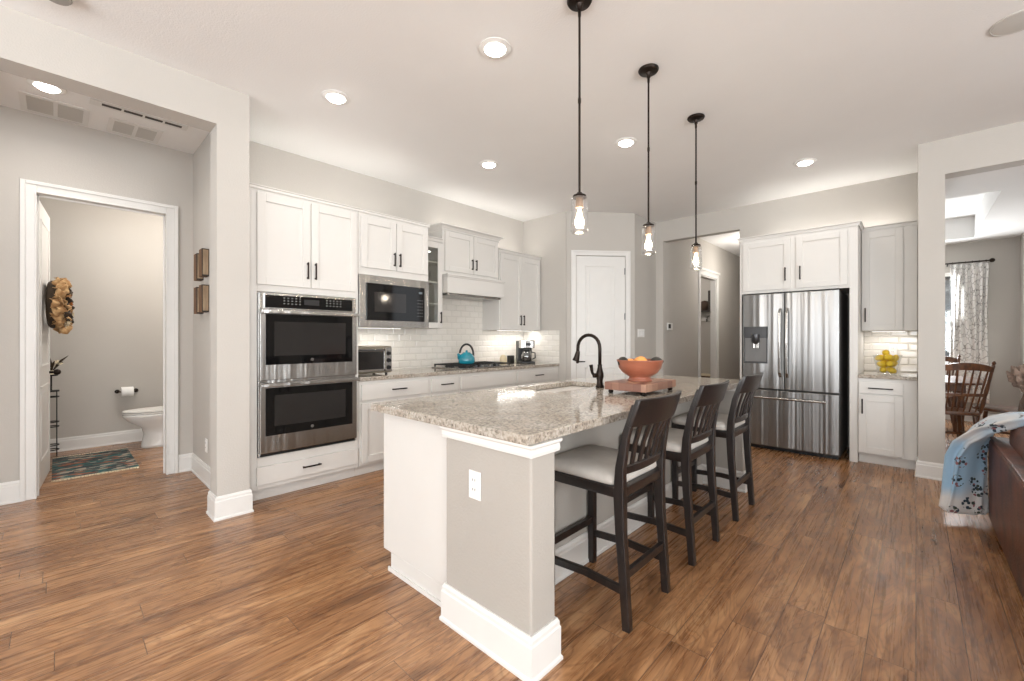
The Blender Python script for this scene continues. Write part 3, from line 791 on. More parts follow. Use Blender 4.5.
mb = MB(); mb.box(WX + 0.04, UX + 0.07, 3.12, 3.985, 1.775, 1.80)
mb.build('range_hood', M['steel'], t, bevel=0.003)

# right upper cabinet
t = thing('upper_cabinet', 'tall white upper cabinet above the coffee maker', 'cabinet', (UX - 0.16, 4.45, 1.38))
mb = MB(); mb.box(WX, UX, 4.03, 4.885, 1.385, 2.43); mb.build('cabinet_body', M['cab'], t, bevel=0.002)
shaker(FU, t, 4.045, 4.455, 1.39, 2.40, ('v', 4.425, 1.52, 0.14)); shaker(FU, t, 4.461, 4.865, 1.39, 2.40, ('v', 4.491, 1.52, 0.14))
mb = MB(); crown(mb, [(WX, 4.03), (UX, 4.03), (UX, 4.885)], 2.42, 0.045, 0.03); mb.build('crown_moulding', M['cab'], t)

# base cabinets
def base_unit(y0, y1, label, drawer=True, ndoor=2, grip=True, hp=None):
    t = thing('base_cabinet', label, 'cabinet', (CX - 0.3, (y0 + y1) / 2, 0))
    mb = MB(); mb.box(WX, CX, y0, y1, 0.1, 0.876); mb.box(WX, CX - 0.065, y0, y1, 0, 0.1)
    mb.build('cabinet_body', M['cab'], t, bevel=0.002)
    m = (y0 + y1) / 2
    slab(FD, t, y0 + 0.022, y1 - 0.022, 0.70, 0.845, ('h', hp or m, 0.78, 0.16) if drawer else None, name='drawer' if drawer else 'front_panel')
    if ndoor == 2:
        shaker(FD, t, y0 + 0.022, m - 0.003, 0.125, 0.675, ('v', m - 0.035, 0.6, 0.13)); shaker(FD, t, m + 0.003, y1 - 0.022, 0.125, 0.675, ('v', m + 0.035, 0.6, 0.13))
    else:
        shaker(FD, t, y0 + 0.022, y1 - 0.022, 0.125, 0.675, ('v', y0 + 0.055, 0.6, 0.13))
base_unit(1.888, 2.665, 'white base cabinet below the toaster oven', hp=2.295)
base_unit(2.665, 3.062, 'narrow white base cabinet left of the cooktop base', ndoor=1, hp=2.882)
base_unit(3.062, 3.995, 'wide white base cabinet below the cooktop', drawer=False)
base_unit(3.995, 4.83, 'white base cabinet below the coffee maker', hp=4.434)
mb = MB(); mb.box(WX, CX, 4.83, 4.885, 0.0, 0.876); o = mb.build('filler_panel', M['cab'], bevel=0.002)
tag(o, 'narrow white filler closing the base cabinets against the end wall', 'panel')
mb = MB(); mb.box(WX, CX + 0.024, 1.889, 4.885, 0.877, 0.915)
tag(mb.build('countertop', M['granite'], bevel=0.005), 'speckled granite countertop along the wall, under the kettle and coffee maker', 'countertop')
mb = MB(); mb.box(XW + 0.001, XW + 0.011, 1.89, 4.8785, 0.916, 1.385); mb.box(XW + 0.001, XW + 0.011, 3.09, 4.03, 1.385, 1.80); mb.mi = 1
mb.box(XW + 0.012, -3.68, YB - 0.011, YB - 0.001, 0.916, 1.385)
o = mb.build('tile_backsplash', [M['tile_y'], M['tile_x']]); tag(o, 'white faceted subway tile backsplash behind the cooktop', 'backsplash'); 

# under and over cabinet lights
def led(name, x0, x1, y0, y1, z, label, energy, up=False):
    t = thing(name, label, 'light', ((x0 + x1) / 2, (y0 + y1) / 2, z), 'slim cabinet strip lights')
    MB().box(x0, x1, y0, y1, z - 0.006 if not up else z, z + 0.0 if not up else z + 0.006).build('housing', M['white_pl'], t)
    zz = z - 0.007 if not up else z + 0.0065
    MB().box(x0 + 0.004, x1 - 0.004, y0 + 0.004, y1 - 0.004, zz - 0.001, zz + 0.001).build('diffuser', M['ledglow'], t)
    a = area('strip_glow', ((x0 + x1) / 2, (y0 + y1) / 2, z - 0.012 if not up else z + 0.012), (0 if not up else PI, 0, 0), abs(x1 - x0), abs(y1 - y0), energy, WARM)
led('strip_light', -4.15, -4.12, 1.95, 2.6, 1.383, 'slim strip light under the microwave', 2.2)
led('strip_light', -4.15, -4.12, 4.1, 4.85, 1.383, 'slim strip light under the upper cabinet over the coffee maker', 3)
led('strip_light', -4.15, -4.12, 4.1, 4.7, 2.432, 'slim strip light on top of the far upper cabinet', 2.0, True)

led('strip_light', -4.1, -4.07, 1.05, 2.6, 2.432, 'slim strip light on top of the oven and microwave cabinets', 3.2, True)
led('strip_light', -4.22, -4.19, 3.15, 3.95, 2.562, 'slim strip light on top of the hood cabinet', 1.5, True)

# ---- double oven
OX = CX + 0.002
FO = Face('+x', OX)
t = thing('double_oven', 'stainless double wall oven with black glass doors', 'oven', (OX - 0.25, 1.46, 0.35))
mb = MB(); mb.box(-4.30, OX, 1.065, 1.855, 0.35, 1.63); FO.box(mb, 1.068, 1.85, 0, 0.006, 0.352, 1.628)
mb.build('oven_body', M['steel'], t)
mb = MB(); FO.box(mb, 1.07, 1.85, 0.006, 0.026, 1.505, 1.625); cp = mb.build('control_panel', M['steel'], t, bevel=0.002)
mb = MB(); FO.box(mb, 1.107, 1.815, 0.026, 0.029, 1.512, 1.612); mb.build('panel_glass', M['ovglass'], cp)
mb = MB(); FO.box(mb, 1.40, 1.52, 0.029, 0.0295, 1.545, 1.59); mb.build('display', M['black'], cp)
mb = MB()
for yy in [1.24 + i * 0.03 for i in range(5)] + [1.58 + i * 0.03 for i in range(5)]:
    for zz in (1.545, 1.568, 1.59): FO.box(mb, yy, yy + 0.012, 0.029, 0.0294, zz, zz + 0.005)
mb.build('button_marks', mat('button_ink', (150, 150, 148), 0.5), cp)
def oven_door(z0, z1, g0, g1, hz, label):
    mb = MB(); FO.box(mb, 1.07, 1.85, 0.008, 0.04, z0, z1); d = mb.build('oven_door', M['steel'], t, bevel=0.003)
    mb = MB(); FO.box(mb, 1.107, 1.808, 0.04, 0.043, g0, g1); g = mb.build('door_glass', M['ovglass'], d, bevel=0.001)
    mb = MB(); FO.box(mb, 1.17, 1.745, 0.043, 0.0436, g0 + 0.07, g1 - 0.06); mb.build('viewing_window', M['ovwin'], d)
    mb = MB(); FO.box(mb, 1.065, 1.855, 0.072, 0.088, hz - 0.014, hz + 0.014)
    for yy in (1.068, 1.826): FO.box(mb, yy, yy + 0.026, 0.04, 0.075, hz - 0.012, hz + 0.012)
    mb.build('handle', M['steel'], d, bevel=0.005)
    mb = MB(); c = FO.pt(1.458, 0.0435, g0 + 0.032); mb.tube([c, (c[0] + 0.002, c[1], c[2])], 0.013, 16); mb.build('badge', M['chrome'], d)
oven_door(0.945, 1.495, 1.064, 1.462, 1.478, '')
oven_door(0.378, 0.925, 0.512, 0.884, 0.908, '')
mb = MB(); FO.box(mb, 1.08, 1.84, 0.0, 0.012, 0.352, 0.376); mb.build('vent_slot', M['black'], t)

# ---- microwave
t = thing('microwave', 'stainless built in microwave with black glass door', 'microwave', (CX - 0.2, 2.27, 1.39))
FM = Face('+x', CX + 0.0)
mb = MB(); mb.box(-4.2, CX - 0.021, 1.903, 2.639, 1.39, 1.86)
mb.box(CX - 0.02, CX + 0.012, 1.89, 2.655, 1.378, 1.86); mb.build('trim_kit', M['steel'], t, bevel=0.002)
mb = MB(); FM.box(mb, 1.955, 2.59, 0.012, 0.03, 1.44, 1.785); d = mb.build('door', M['ovglass'], t, bevel=0.003)
mb = MB(); FM.box(mb, 2.03, 2.37, 0.03, 0.0305, 1.52, 1.705); mb.build('viewing_window', M['ovwin'], d)
mb = MB(); FM.box(mb, 2.52, 2.56, 0.03, 0.0308, 1.72, 1.74); mb.build('display', M['display'], d)
mb = MB()
for i in range(3):
    for j in range(6): FM.box(mb, 2.505 + i * 0.025, 2.515 + i * 0.025, 0.03, 0.0305, 1.49 + j * 0.032, 1.496 + j * 0.032)
mb.build('button_marks', mat('button_ink_dim', (120, 120, 118), 0.5), d)

# ---- cooktop
CTX, CTY, CTZ = -4.0, 3.545, 0.916
t = thing('cooktop', 'stainless five burner gas cooktop with black iron grates', 'cooktop', (CTX, CTY, CTZ))
mb = MB(); mb.box(-4.255, -3.745, 3.10, 3.99, CTZ, CTZ + 0.012); mb.build('pan', M['steel'], t, bevel=0.004)
burn = [(-4.12, 3.27), (-3.88, 3.27), (-4.0, 3.545), (-4.12, 3.82), (-3.88, 3.82)]
for x, y in burn:
    mb = MB(); mb.lathe([(0.055, 0), (0.055, 0.008), (0.04, 0.012), (0.038, 0.022), (0.0, 0.024)], (x, y, CTZ + 0.012), 18); mb.build('burner', M['iron'], t, smooth='auto')
for y0 in (3.13, 3.42, 3.70):
    y1 = y0 + 0.26
    mb = MB(); zt = CTZ + 0.048
    for x in (-4.23, -4.0, -3.77): mb.box(x - 0.006, x + 0.006, y0, y1, zt - 0.014, zt)
    for y in (y0 + 0.006, (y0 + y1) / 2, y1 - 0.006): mb.box(-4.23, -3.77, y - 0.006, y + 0.006, zt - 0.014, zt)
    for y in (y0 + 0.07, y1 - 0.07): mb.box(-4.23, -3.77, y - 0.004, y + 0.004, zt - 0.012, zt)
    for x in (-4.23, -3.77):
        for y in (y0 + 0.006, y1 - 0.006): mb.box(x - 0.008, x + 0.008, y - 0.008, y + 0.008, CTZ + 0.012, zt)
    mb.build('grate', M['iron'], t, bevel=0.002)
for i in range(5):
    mb = MB(); mb.lathe([(0.018, 0), (0.018, 0.006), (0.014, 0.009), (0.013, 0.026), (0, 0.027)], (-3.762, 3.38 + i * 0.085, CTZ + 0.012), 14); mb.build('knob', M['steel_dk'], t, smooth='auto')

# ---- kettle
kx, ky, kz = -3.95, 3.395, CTZ + 0.0485
t = thing('kettle', 'teal enamel kettle with black handle on the cooktop', 'kettle', (kx, ky, kz))
mb = MB(); mb.lathe([(0.0, 0), (0.085, 0), (0.098, 0.015), (0.102, 0.045), (0.095, 0.08), (0.075, 0.11), (0.05, 0.128), (0.045, 0.132), (0.0, 0.135)], (kx, ky, kz), 28)
mb.build('kettle_body', M['teal'], t, smooth=True)
mb = MB(); mb.tube([(kx - 0.04, ky - 0.07, kz + 0.07), (kx - 0.02, ky - 0.10, kz + 0.10), (kx - 0.02, ky - 0.115, kz + 0.118)], [0.032, 0.022, 0.016], 12); mb.build('spout', M['teal'], t, smooth='auto')
mb = MB(); mb.ball((kx, ky, kz + 0.15), 0.015); mb.lathe([(0.05, 0.126), (0.045, 0.136), (0.0, 0.14)], (kx, ky, kz), 20); mb.build('lid', M['teal'], t, smooth=True)
mb = MB(); pts = []
for i in range(13):
    a = PI * i / 12 - 0.15; pts.append((kx + 0.03 * math.cos(a), ky + 0.082 * math.cos(a), kz + 0.11 + 0.125 * math.sin(a)))
mb.tube(pts, 0.0125, 10); mb.build('handle', M['black'], t, smooth=True)

# ---- toaster oven
t = thing('toaster_oven', 'stainless toaster oven with glass door beside the tall cabinet', 'toaster oven', (-3.95, 2.095, 0.916))
FT = Face('+x', -3.80)
tz = 0.933
mb = MB(); mb.box(-4.12, -3.80, 1.9, 2.29, tz, 1.196); mb.build('oven_shell', mat('brushed_nickel', (150, 142, 128), 0.35, metal=0.9, var=0.1), t, bevel=0.012)
mb = MB()
for p, q, r, s in ((1.91, 1.925, tz + 0.02, 1.17), (2.195, 2.21, tz + 0.02, 1.17), (1.91, 2.21, tz + 0.02, tz + 0.04), (1.91, 2.21, 1.145, 1.17)): FT.box(mb, p, q, 0, 0.014, r, s)
d = mb.build('door', M['steel'], t, bevel=0.002)
mb = MB(); FT.box(mb, 1.925, 2.195, 0.0, 0.008, tz + 0.04, 1.145); mb.build('door_glass', M['ovwin'], d)
mb = MB(); mb.tube([FT.pt(1.93, 0.035, 1.158), FT.pt(2.19, 0.035, 1.158)], 0.007, 10)
for a in (1.945, 2.175): mb.tube([FT.pt(a, 0.012, 1.158), FT.pt(a, 0.035, 1.158)], 0.005, 8)
mb.build('handle', M['steel_dk'], d, smooth='auto')
mb = MB(); FT.box(mb, 2.22, 2.283, 0, 0.008, tz + 0.015, 1.18); mb.build('control_panel', M['steel'], t)
for z in (0.985, 1.055, 1.125):
    mb = MB(); mb.tube([FT.pt(2.25, 0.008, z), FT.pt(2.25, 0.012, z), FT.pt(2.25, 0.028, z)], [0.022, 0.019, 0.017], 16); mb.build('knob', M['black'], t, smooth='auto')
for x in (-4.08, -3.84):
    for y in (1.94, 2.25):
        mb = MB(); mb.lathe([(0.012, 0), (0.015, 0.02)], (x, y, 0.916), 10); mb.build('foot', M['black'], t)

# ---- coffee maker
t = thing('coffee_maker', 'stainless and black drip coffee maker with glass carafe', 'coffee maker', (-4.07, 4.6, 0.916))
z0 = 0.916
mb = MB(); mb.box(-4.21, -4.10, 4.50, 4.71, z0, z0 + 0.32); mb.box(-4.10, -3.95, 4.50, 4.71, z0, z0 + 0.03); mb.build('housing', M['black'], t, bevel=0.008)
mb = MB(); mb.box(-4.099, -3.945, 4.505, 4.705, z0 + 0.215, z0 + 0.325); mb.build('brew_head', M['steel'], t, bevel=0.01)
mb = MB(); mb.lathe([(0.06, 0.0), (0.075, 0.02), (0.078, 0.08), (0.06, 0.13), (0.05, 0.15), (0.045, 0.15), (0.055, 0.12), (0.07, 0.03), (0.0, 0.004)], (-4.025, 4.605, z0 + 0.032), 20); c = mb.build('carafe', thin_glass('smoked_glass', (0.25, 0.25, 0.27), 0.2), t, smooth=True)
mb = MB(); mb.lathe([(0.0, 0.003), (0.068, 0.006), (0.072, 0.07), (0, 0.071)], (-4.025, 4.605, z0 + 0.034), 20); mb.build('coffee', mat('black_coffee', (28, 16, 10), 0.2), c)
mb = MB(); mb.tube([(-3.97, 4.66, z0 + 0.16), (-3.93, 4.70, z0 + 0.15), (-3.925, 4.70, z0 + 0.08), (-3.96, 4.67, z0 + 0.06)], 0.009, 8); mb.build('carafe_handle', M['black'], c, smooth=True)
mb = MB(); mb.lathe([(0.052, 0.148), (0.052, 0.168), (0, 0.172)], (-4.025, 4.605, z0 + 0.032), 16); mb.build('carafe_lid', M['black'], c)
mb = MB(); mb.box(-3.9445, -3.942, 4.57, 4.64, z0 + 0.25, z0 + 0.29); mb.build('control_panel', M['black'], t)
t.rotation_euler = (0, 0, -0.55)
# small jar and black card holder beside it
mb = MB(); mb.lathe([(0.0, 0), (0.04, 0), (0.052, 0.03), (0.05, 0.09), (0.03, 0.115), (0.034, 0.125), (0.0, 0.13)], (-4.12, 4.20, z0), 18)
o = mb.build('ceramic_jar', mat('cream_ceramic', (222, 206, 172), 0.3, var=0.15), smooth=True); tag(o, 'small cream ceramic jar left of the coffee maker', 'jar')
mb = MB(); mb.box(-4.16, -4.10, 4.315, 4.405, z0, z0 + 0.115)
o = mb.build('black_canister', M['black'], bevel=0.006); tag(o, 'small square black canister between cream jar and coffee maker', 'canister')

# ================================================================ REFRIGERATOR WALL
FYC = 5.62; FB = 6.33 - 0.012
FR = Face('-y', FYC)
t = thing('refrigerator_cabinet', 'white cabinet surround framing the refrigerator', 'cabinet', (-0.98, 5.9, 0))
mb = MB(); mb.box(-1.537, -1.515, FYC, FB, 0, 2.43); mb.box(-0.50, -0.432, FYC, FB, 0, 2.43); mb.box(-1.515, -0.50, FYC, FB, 1.795, 2.43)
mb.build('cabinet_body', M['cab'], t, bevel=0.002)
shaker(FR, t, -1.50, -1.018, 1.825, 2.39, ('v', -1.065, 1.99, 0.15)); shaker(FR, t, -0.965, -0.515, 1.825, 2.39, ('v', -0.925, 1.99, 0.15))
mb = MB(); crown(mb, [(-1.537, 6.3), (-1.537, FYC), (-0.432, FYC), (-0.432, 5.965)], 2.425, 0.04, 0.03); mb.build('crown_moulding', M['cab'], t)
# side base, counter, backsplash, upper
t = thing('base_cabinet', 'narrow white base cabinet below the lemon bowl', 'cabinet', (-0.21, 5.95, 0))
mb = MB(); mb.box(-0.43, 0.012, FYC, FB, 0.1, 0.868); mb.box(-0.43, 0.012, FYC + 0.065, FB, 0, 0.1); mb.build('cabinet_body', M['cab'], t, bevel=0.002)
slab(FR, t, -0.425, -0.09, 0.715, 0.83, ('h', -0.255, 0.772, 0.19)); shaker(FR, t, -0.425, -0.09, 0.115, 0.70, ('v', -0.395, 0.585, 0.15))
mb = MB(); mb.box(-0.43, 0.012, FYC - 0.03, FB, 0.869, 0.903); tag(mb.build('side_countertop', M['granite'], bevel=0.004), 'short granite countertop beside the refrigerator', 'countertop')
mb = MB(); mb.box(-0.43, 0.012, FB + 0.001, FB + 0.011, 0.904, 1.348); o = mb.build('side_backsplash', M['tile_x']); tag(o, 'small white tile backsplash behind the lemon bowl', 'backsplash')
FR2 = Face('-y', 5.97)
t = thing('upper_cabinet', 'narrow white upper cabinet right of the refrigerator', 'cabinet', (-0.21, 6.15, 1.35))
mb = MB(); mb.box(-0.43, 0.012, 5.97, FB, 1.35, 2.43); mb.build('cabinet_body', M['cab'], t, bevel=0.002)
shaker(FR2, t, -0.425, -0.095, 1.355, 2.40, ('v', -0.395, 1.52, 0.15))
mb = MB(); crown(mb, [(-0.43, 5.97), (0.012, 5.97)], 2.425, 0.04, 0.03); mb.build('crown_moulding', M['cab'], t)
led('strip_light', -0.35, -0.08, 6.1, 6.13, 1.348, 'slim strip light under the narrow upper cabinet', 1.2)
led('strip_light', -1.4, -0.1, 6.2, 6.23, 2.432, 'slim strip light on top of the refrigerator cabinets', 3.5, True)
mb = MB()
mb.box(-0.22, -0.15, FB - 0.006, FB, 1.08, 1.195); mb.box(-0.20, -0.17, FB - 0.009, FB - 0.005, 1.10, 1.13); mb.box(-0.20, -0.17, FB - 0.009, FB - 0.005, 1.145, 1.175)

# ---- refrigerator
FY = 5.52
t = thing('refrigerator', 'stainless french door refrigerator with water dispenser', 'refrigerator', (-1.03, 5.9, 0))
FF = Face('-y', FY + 0.075)
mb = MB(); mb.box(-1.478, -0.575, FY + 0.085, 6.28, 0.03, 1.765); mb.build('fridge_body', mat('charcoal_side', (92, 88, 85), 0.55, var=0.1), t, bevel=0.004)
def curved_door(a0, a1, z0, z1, name, bulge=0.018):
    mb = MB(); rings = []; n = 12
    pr = []
    for i in range(n + 1):
        u = i / n; a = a0 + (a1 - a0) * u
        pr.append((a, FY + 0.018 * 0 + bulge * (2 * u - 1) ** 2 * 0.55))
    pts = pr + [(a1, FY + 0.075), (a0, FY + 0.075)]
    mb.prism(pts, z0, z1)
    return mb.build(name, M['steel_fr'], t, bevel=0.006)
dl = curved_door(-1.478, -1.066, 0.70, 1.775, 'fridge_door'); dr = curved_door(-1.060, -0.575, 0.70, 1.775, 'fridge_door')
fz = curved_door(-1.478, -0.575, 0.055, 0.685, 'freezer_drawer', 0.022)
for dd, a in ((dl, -1.098), (dr, -1.030)):
    mb = MB()
    mb.sweep([(a, FY - 0.002, 0.84), (a, FY - 0.045, 0.89), (a, FY - 0.062, 1.22), (a, FY - 0.045, 1.55), (a, FY - 0.002, 1.60)], (1, 0, 0), 0.026, 0.018)
    mb.build('handle', M['steel'], dd, bevel=0.005)
mb = MB(); mb.tube([(-1.36, FY - 0.055, 0.605), (-1.02, FY - 0.06, 0.605), (-0.68, FY - 0.055, 0.605)], 0.014, 12)
for a in (-1.35, -0.69): mb.tube([(a, FY + 0.015, 0.605), (a, FY - 0.055, 0.605)], 0.011, 10)
mb.build('handle', M['steel'], fz, smooth='auto')
# dispenser, recessed look with housing
dz0, dz1, da0, da1 = 0.985, 1.405, -1.462, -1.222
mb = MB(); yf = FY - 0.014
mb.box(da0, da1, yf, yf + 0.022, dz0, dz0 + 0.02); mb.box(da0, da0 + 0.01, yf, yf + 0.022, dz0, dz1); mb.box(da1 - 0.01, da1, yf, yf + 0.022, dz0, dz1)
mb.box(da0, da1, yf, yf + 0.022, dz1 - 0.13, dz1); dsp = mb.build('water_dispenser', mat('dispenser_black', (52, 52, 54), 0.25, var=0.1), t, bevel=0.002)
mb = MB(); mb.box(da0 + 0.01, da1 - 0.01, yf + 0.008, yf + 0.022, dz0 + 0.02, dz1 - 0.13); mb.build('dispenser_back', mat('dispenser_grey', (112, 111, 110), 0.6), dsp)
mb = MB(); mb.lathe([(0.04, 0.11), (0.042, 0.03), (0.02, 0.0)], (-1.34, yf - 0.0, dz1 - 0.20), 14); mb.build('nozzle', M['steel_dk'], dsp, smooth='auto')
mb = MB(); mb.box(-1.365, -1.305, yf - 0.012, yf + 0.014, dz0 + 0.17, dz0 + 0.235); mb.build('paddle', M['steel'], dsp, bevel=0.004)
mb = MB(); mb.box(-1.46, -0.59, FY + 0.09, FY + 0.2, 0.0, 0.035); mb.build('toe_grille', M['black'], t)
for a in (-1.06, -0.60): 
    mb = MB(); mb.box(a - 0.045, a + 0.045 if a < -1 else a + 0.02, FY + 0.03, FY + 0.15, 1.775, 1.79); mb.build('hinge_cover', M['black'], t)

# ---- lemon bowl
bc = (-0.212, 5.78, 0.9035)
t = thing('glass_bowl', 'clear glass bowl heaped with lemons beside the refrigerator', 'bowl', bc)
mb = MB(); mb.lathe([(0.0, 0.0), (0.072, 0.0), (0.076, 0.006), (0.092, 0.09), (0.112, 0.19), (0.116, 0.196), (0.113, 0.19), (0.088, 0.09), (0.070, 0.012), (0.0, 0.009)], bc, 28); mb.build('bowl_wall', M['bowlglass'], t, smooth=True)
lem = None
LP = [(-0.032, 0.014, 0.046), (0.033, -0.012, 0.046), (-0.042, -0.022, 0.105), (0.022, -0.042, 0.112), (0.04, 0.03, 0.108), (-0.02, 0.045, 0.11), (-0.055, 0.0, 0.168), (0.012, -0.045, 0.178), (0.058, 0.012, 0.165), (0.0, 0.045, 0.172), (-0.01, 0.0, 0.222)]
for i, p in enumerate(LP):
    loc = (bc[0] + p[0], bc[1] + p[1], bc[2] + p[2])
    if lem is None:
        mb = MB(); mb.ball((0, 0, 0), 0.031, 0.031, 0.041, f=lambda d: 1 + 0.12 * abs(d.z) ** 8)
        lem = mb.build('lemon', M['lemon'], smooth=True, raw=True); o = lem
    else:
        o = lem.copy(); COL.objects.link(o)
    o.location = loc; o.rotation_euler = (1.2 + i, i * 0.7, i * 1.9)
    tag(o, 'yellow lemon in the clear glass bowl by the refrigerator', 'lemon', 'lemons in the glass bowl')

# ================================================================ ISLAND
IX0, IX1, IY0, IY1 = -2.168, -1.04, 1.208, 4.03
KX = -1.375   # face of the recessed knee wall
t = thing('kitchen_island', 'white and greige kitchen island with overhanging granite top', 'island', (-1.6, 2.6, 0))
mb = MB()
mb.box(IX0, -1.575, 1.255, 3.96, 0.1, 0.876); mb.box(IX0 + 0.075, -1.575, 1.255, 3.96, 0, 0.1)
mb.build('cabinet_body', M['cab'], t, bevel=0.002)
mb = MB(); mb.box(-1.548, IX1, IY0, 1.355, 0, 0.876); mb.box(-1.574, KX, 1.2551, 3.9, 0, 0.876); mb.box(-1.60, IX1, 3.9, IY1 + 0.01, 0, 0.876)
mb.build('knee_wall', M['island_wall'], t, bevel=0.008)
prof_pts = [(-1.548, IY0 + 0.047), (-1.548, IY0), (IX1, IY0), (IX1, 1.355), (KX, 1.355), (KX, 3.9), (IX1, 3.9), (IX1, IY1 + 0.01), (-1.60, IY1 + 0.01)]
baseboard('baseboard', prof_pts, None, h=0.165, parent=t)
def cap(pts):
    mb = MB(); crown(mb, pts, 0.828, 0.048, 0.02); mb.build('capital_moulding', M['trim'], t)
cap([(-1.548, IY0 + 0.047), (-1.548, IY0), (IX1, IY0), (IX1, 1.355), (KX + 0.001, 1.355)]); cap([(KX + 0.001, 3.9), (IX1, 3.9), (IX1, IY1 + 0.01)])
MB().box(-1.575, -1.5485, 1.235, 1.2549, 0.0, 0.876).build('corner_trim', M['trim'], t, bevel=0.002)
mb = MB(); mb.box(IX0 + 0.06, -1.575, 1.246, 1.255, 0.0, 0.022); mb.build('shoe_moulding', M['trim'], t)
FI = Face('-x', IX0)
for i, (p, q) in enumerate(((1.28, 1.72), (1.74, 2.18), (2.2, 2.55), (2.57, 2.93), (2.95, 3.42), (3.44, 3.92))):
    shaker(FI, t, p, q, 0.125, 0.85, ('v', q - 0.035 if i % 2 == 0 else p + 0.035, 0.74, 0.13))
# countertop with sink cut-out
SX0, SX1, SY0, SY1 = -2.075, -1.735, 2.25, 2.93
mb = MB(); z0, z1 = 0.877, 0.915
X0, X1, Y0, Y1 = IX0 - 0.008, IX1 + 0.008, 1.178, 4.05
for bx in ((X0, SX0, Y0, Y1), (SX1, X1, Y0, Y1), (SX0, SX1, Y0, SY0), (SX0, SX1, SY1, Y1)):
    mb.box(*bx, z0, z1)
bmesh.ops.remove_doubles(mb.bm, verts=mb.bm.verts, dist=0.0001)
# one clean slab: outer ring and hole ring
mb.bm.free(); mb = MB()
o_ = [(X0, Y0), (X1, Y0), (X1, Y1), (X0, Y1)]; i_ = [(SX0, SY0), (SX1, SY0), (SX1, SY1), (SX0, SY1)]
V = {}
for k, z in (('b', z0), ('t', z1)):
    V['o' + k] = [mb.bm.verts.new((x, y, z)) for x, y in o_]; V['i' + k] = [mb.bm.verts.new((x, y, z)) for x, y in i_]
for j in range(4):
    q = (j + 1) % 4
    mb.face([V['ot'][j], V['ot'][q], V['it'][q], V['it'][j]]); mb.face([V['ob'][q], V['ob'][j], V['ib'][j], V['ib'][q]])
    mb.face([V['ob'][j], V['ob'][q], V['ot'][q], V['ot'][j]]); mb.face([V['ib'][q], V['ib'][j], V['it'][j], V['it'][q]])
tag(mb.build('island_countertop', M['granite'], bevel=0.005), 'speckled granite top of the kitchen island', 'countertop')
# sink
mb = MB(); zt = 0.876; zb = 0.68
R = []
for (ins, z) in ((-0.012, zt), (0.004, zt), (0.012, zt - 0.02), (0.02, zb + 0.02), (0.05, zb)):
    a0, a1, b0, b1 = SX0 + ins, SX1 - ins, SY0 + ins, SY1 - ins
    R.append([(a0, b0, z), (a1, b0, z), (a1, b1, z), (a0, b1, z)])
V = [[mb.bm.verts.new(p) for p in r] for r in R]
for i in range(len(V) - 1):
    for j in range(4): mb.face([V[i][j], V[i][(j + 1) % 4], V[i + 1][(j + 1) % 4], V[i + 1][j]])
mb.face(V[-1])
t = thing('sink', 'white undermount sink set into the island top', 'sink', ((SX0 + SX1) / 2, (SY0 + SY1) / 2, 0.68))
mb.build('basin', M['white_cer'], t)
mb = MB(); mb.lathe([(0.045, 0.0), (0.045, 0.004), (0.03, 0.002), (0, 0.001)], ((SX0 + SX1) / 2, (SY0 + SY1) / 2, 0.681), 18); mb.build('drain', M['chrome'], t)
# faucet
fx, fy, fz_ = -1.668, 2.70, 0.9155
t = thing('faucet', 'dark bronze gooseneck faucet at the island sink', 'faucet', (fx, fy, fz_))
mb = MB(); mb.lathe([(0.03, 0), (0.032, 0.008), (0.024, 0.02), (0.021, 0.05), (0.027, 0.075), (0.028, 0.10), (0.021, 0.125), (0.015, 0.15), (0.017, 0.165), (0.0, 0.168)], (fx, fy, fz_), 20)
mb.build('base', M['bronze'], t, smooth='auto')
R_ = 0.095; pts = [(fx, fy, fz_ + 0.15), (fx, fy, fz_ + 0.28)]
for i in range(1, 13):
    a = PI * i / 12 * 1.02
    pts.append((fx - (R_ - R_ * math.cos(a)), fy, fz_ + 0.285 + R_ * math.sin(a)))
last = pts[-1]; pts.append((last[0] - 0.001, fy, last[2] - 0.03))
mb = MB(); mb.tube(pts, 0.0125, 14); mb.build('spout', M['bronze'], t, smooth=True)
mb = MB(); mb.tube([(last[0], fy, last[2] - 0.02), (last[0] - 0.004, fy, last[2] - 0.04), (last[0] - 0.012, fy, last[2] - 0.07), (last[0] - 0.02, fy, last[2] - 0.092)], [0.015, 0.018, 0.022, 0.027], 16); mb.build('spray_head', M['bronze'], t, smooth='auto')
mb = MB(); mb.tube([(fx, fy, fz_ + 0.088), (fx - 0.02, fy - 0.05, fz_ + 0.088)], 0.017, 12)
mb.tube([(fx - 0.018, fy - 0.045, fz_ + 0.088), (fx - 0.026, fy - 0.06, fz_ + 0.11), (fx - 0.03, fy - 0.07, fz_ + 0.165)], [0.013, 0.01, 0.014], 12); mb.build('lever', M['bronze'], t, smooth='auto')
mb = MB()
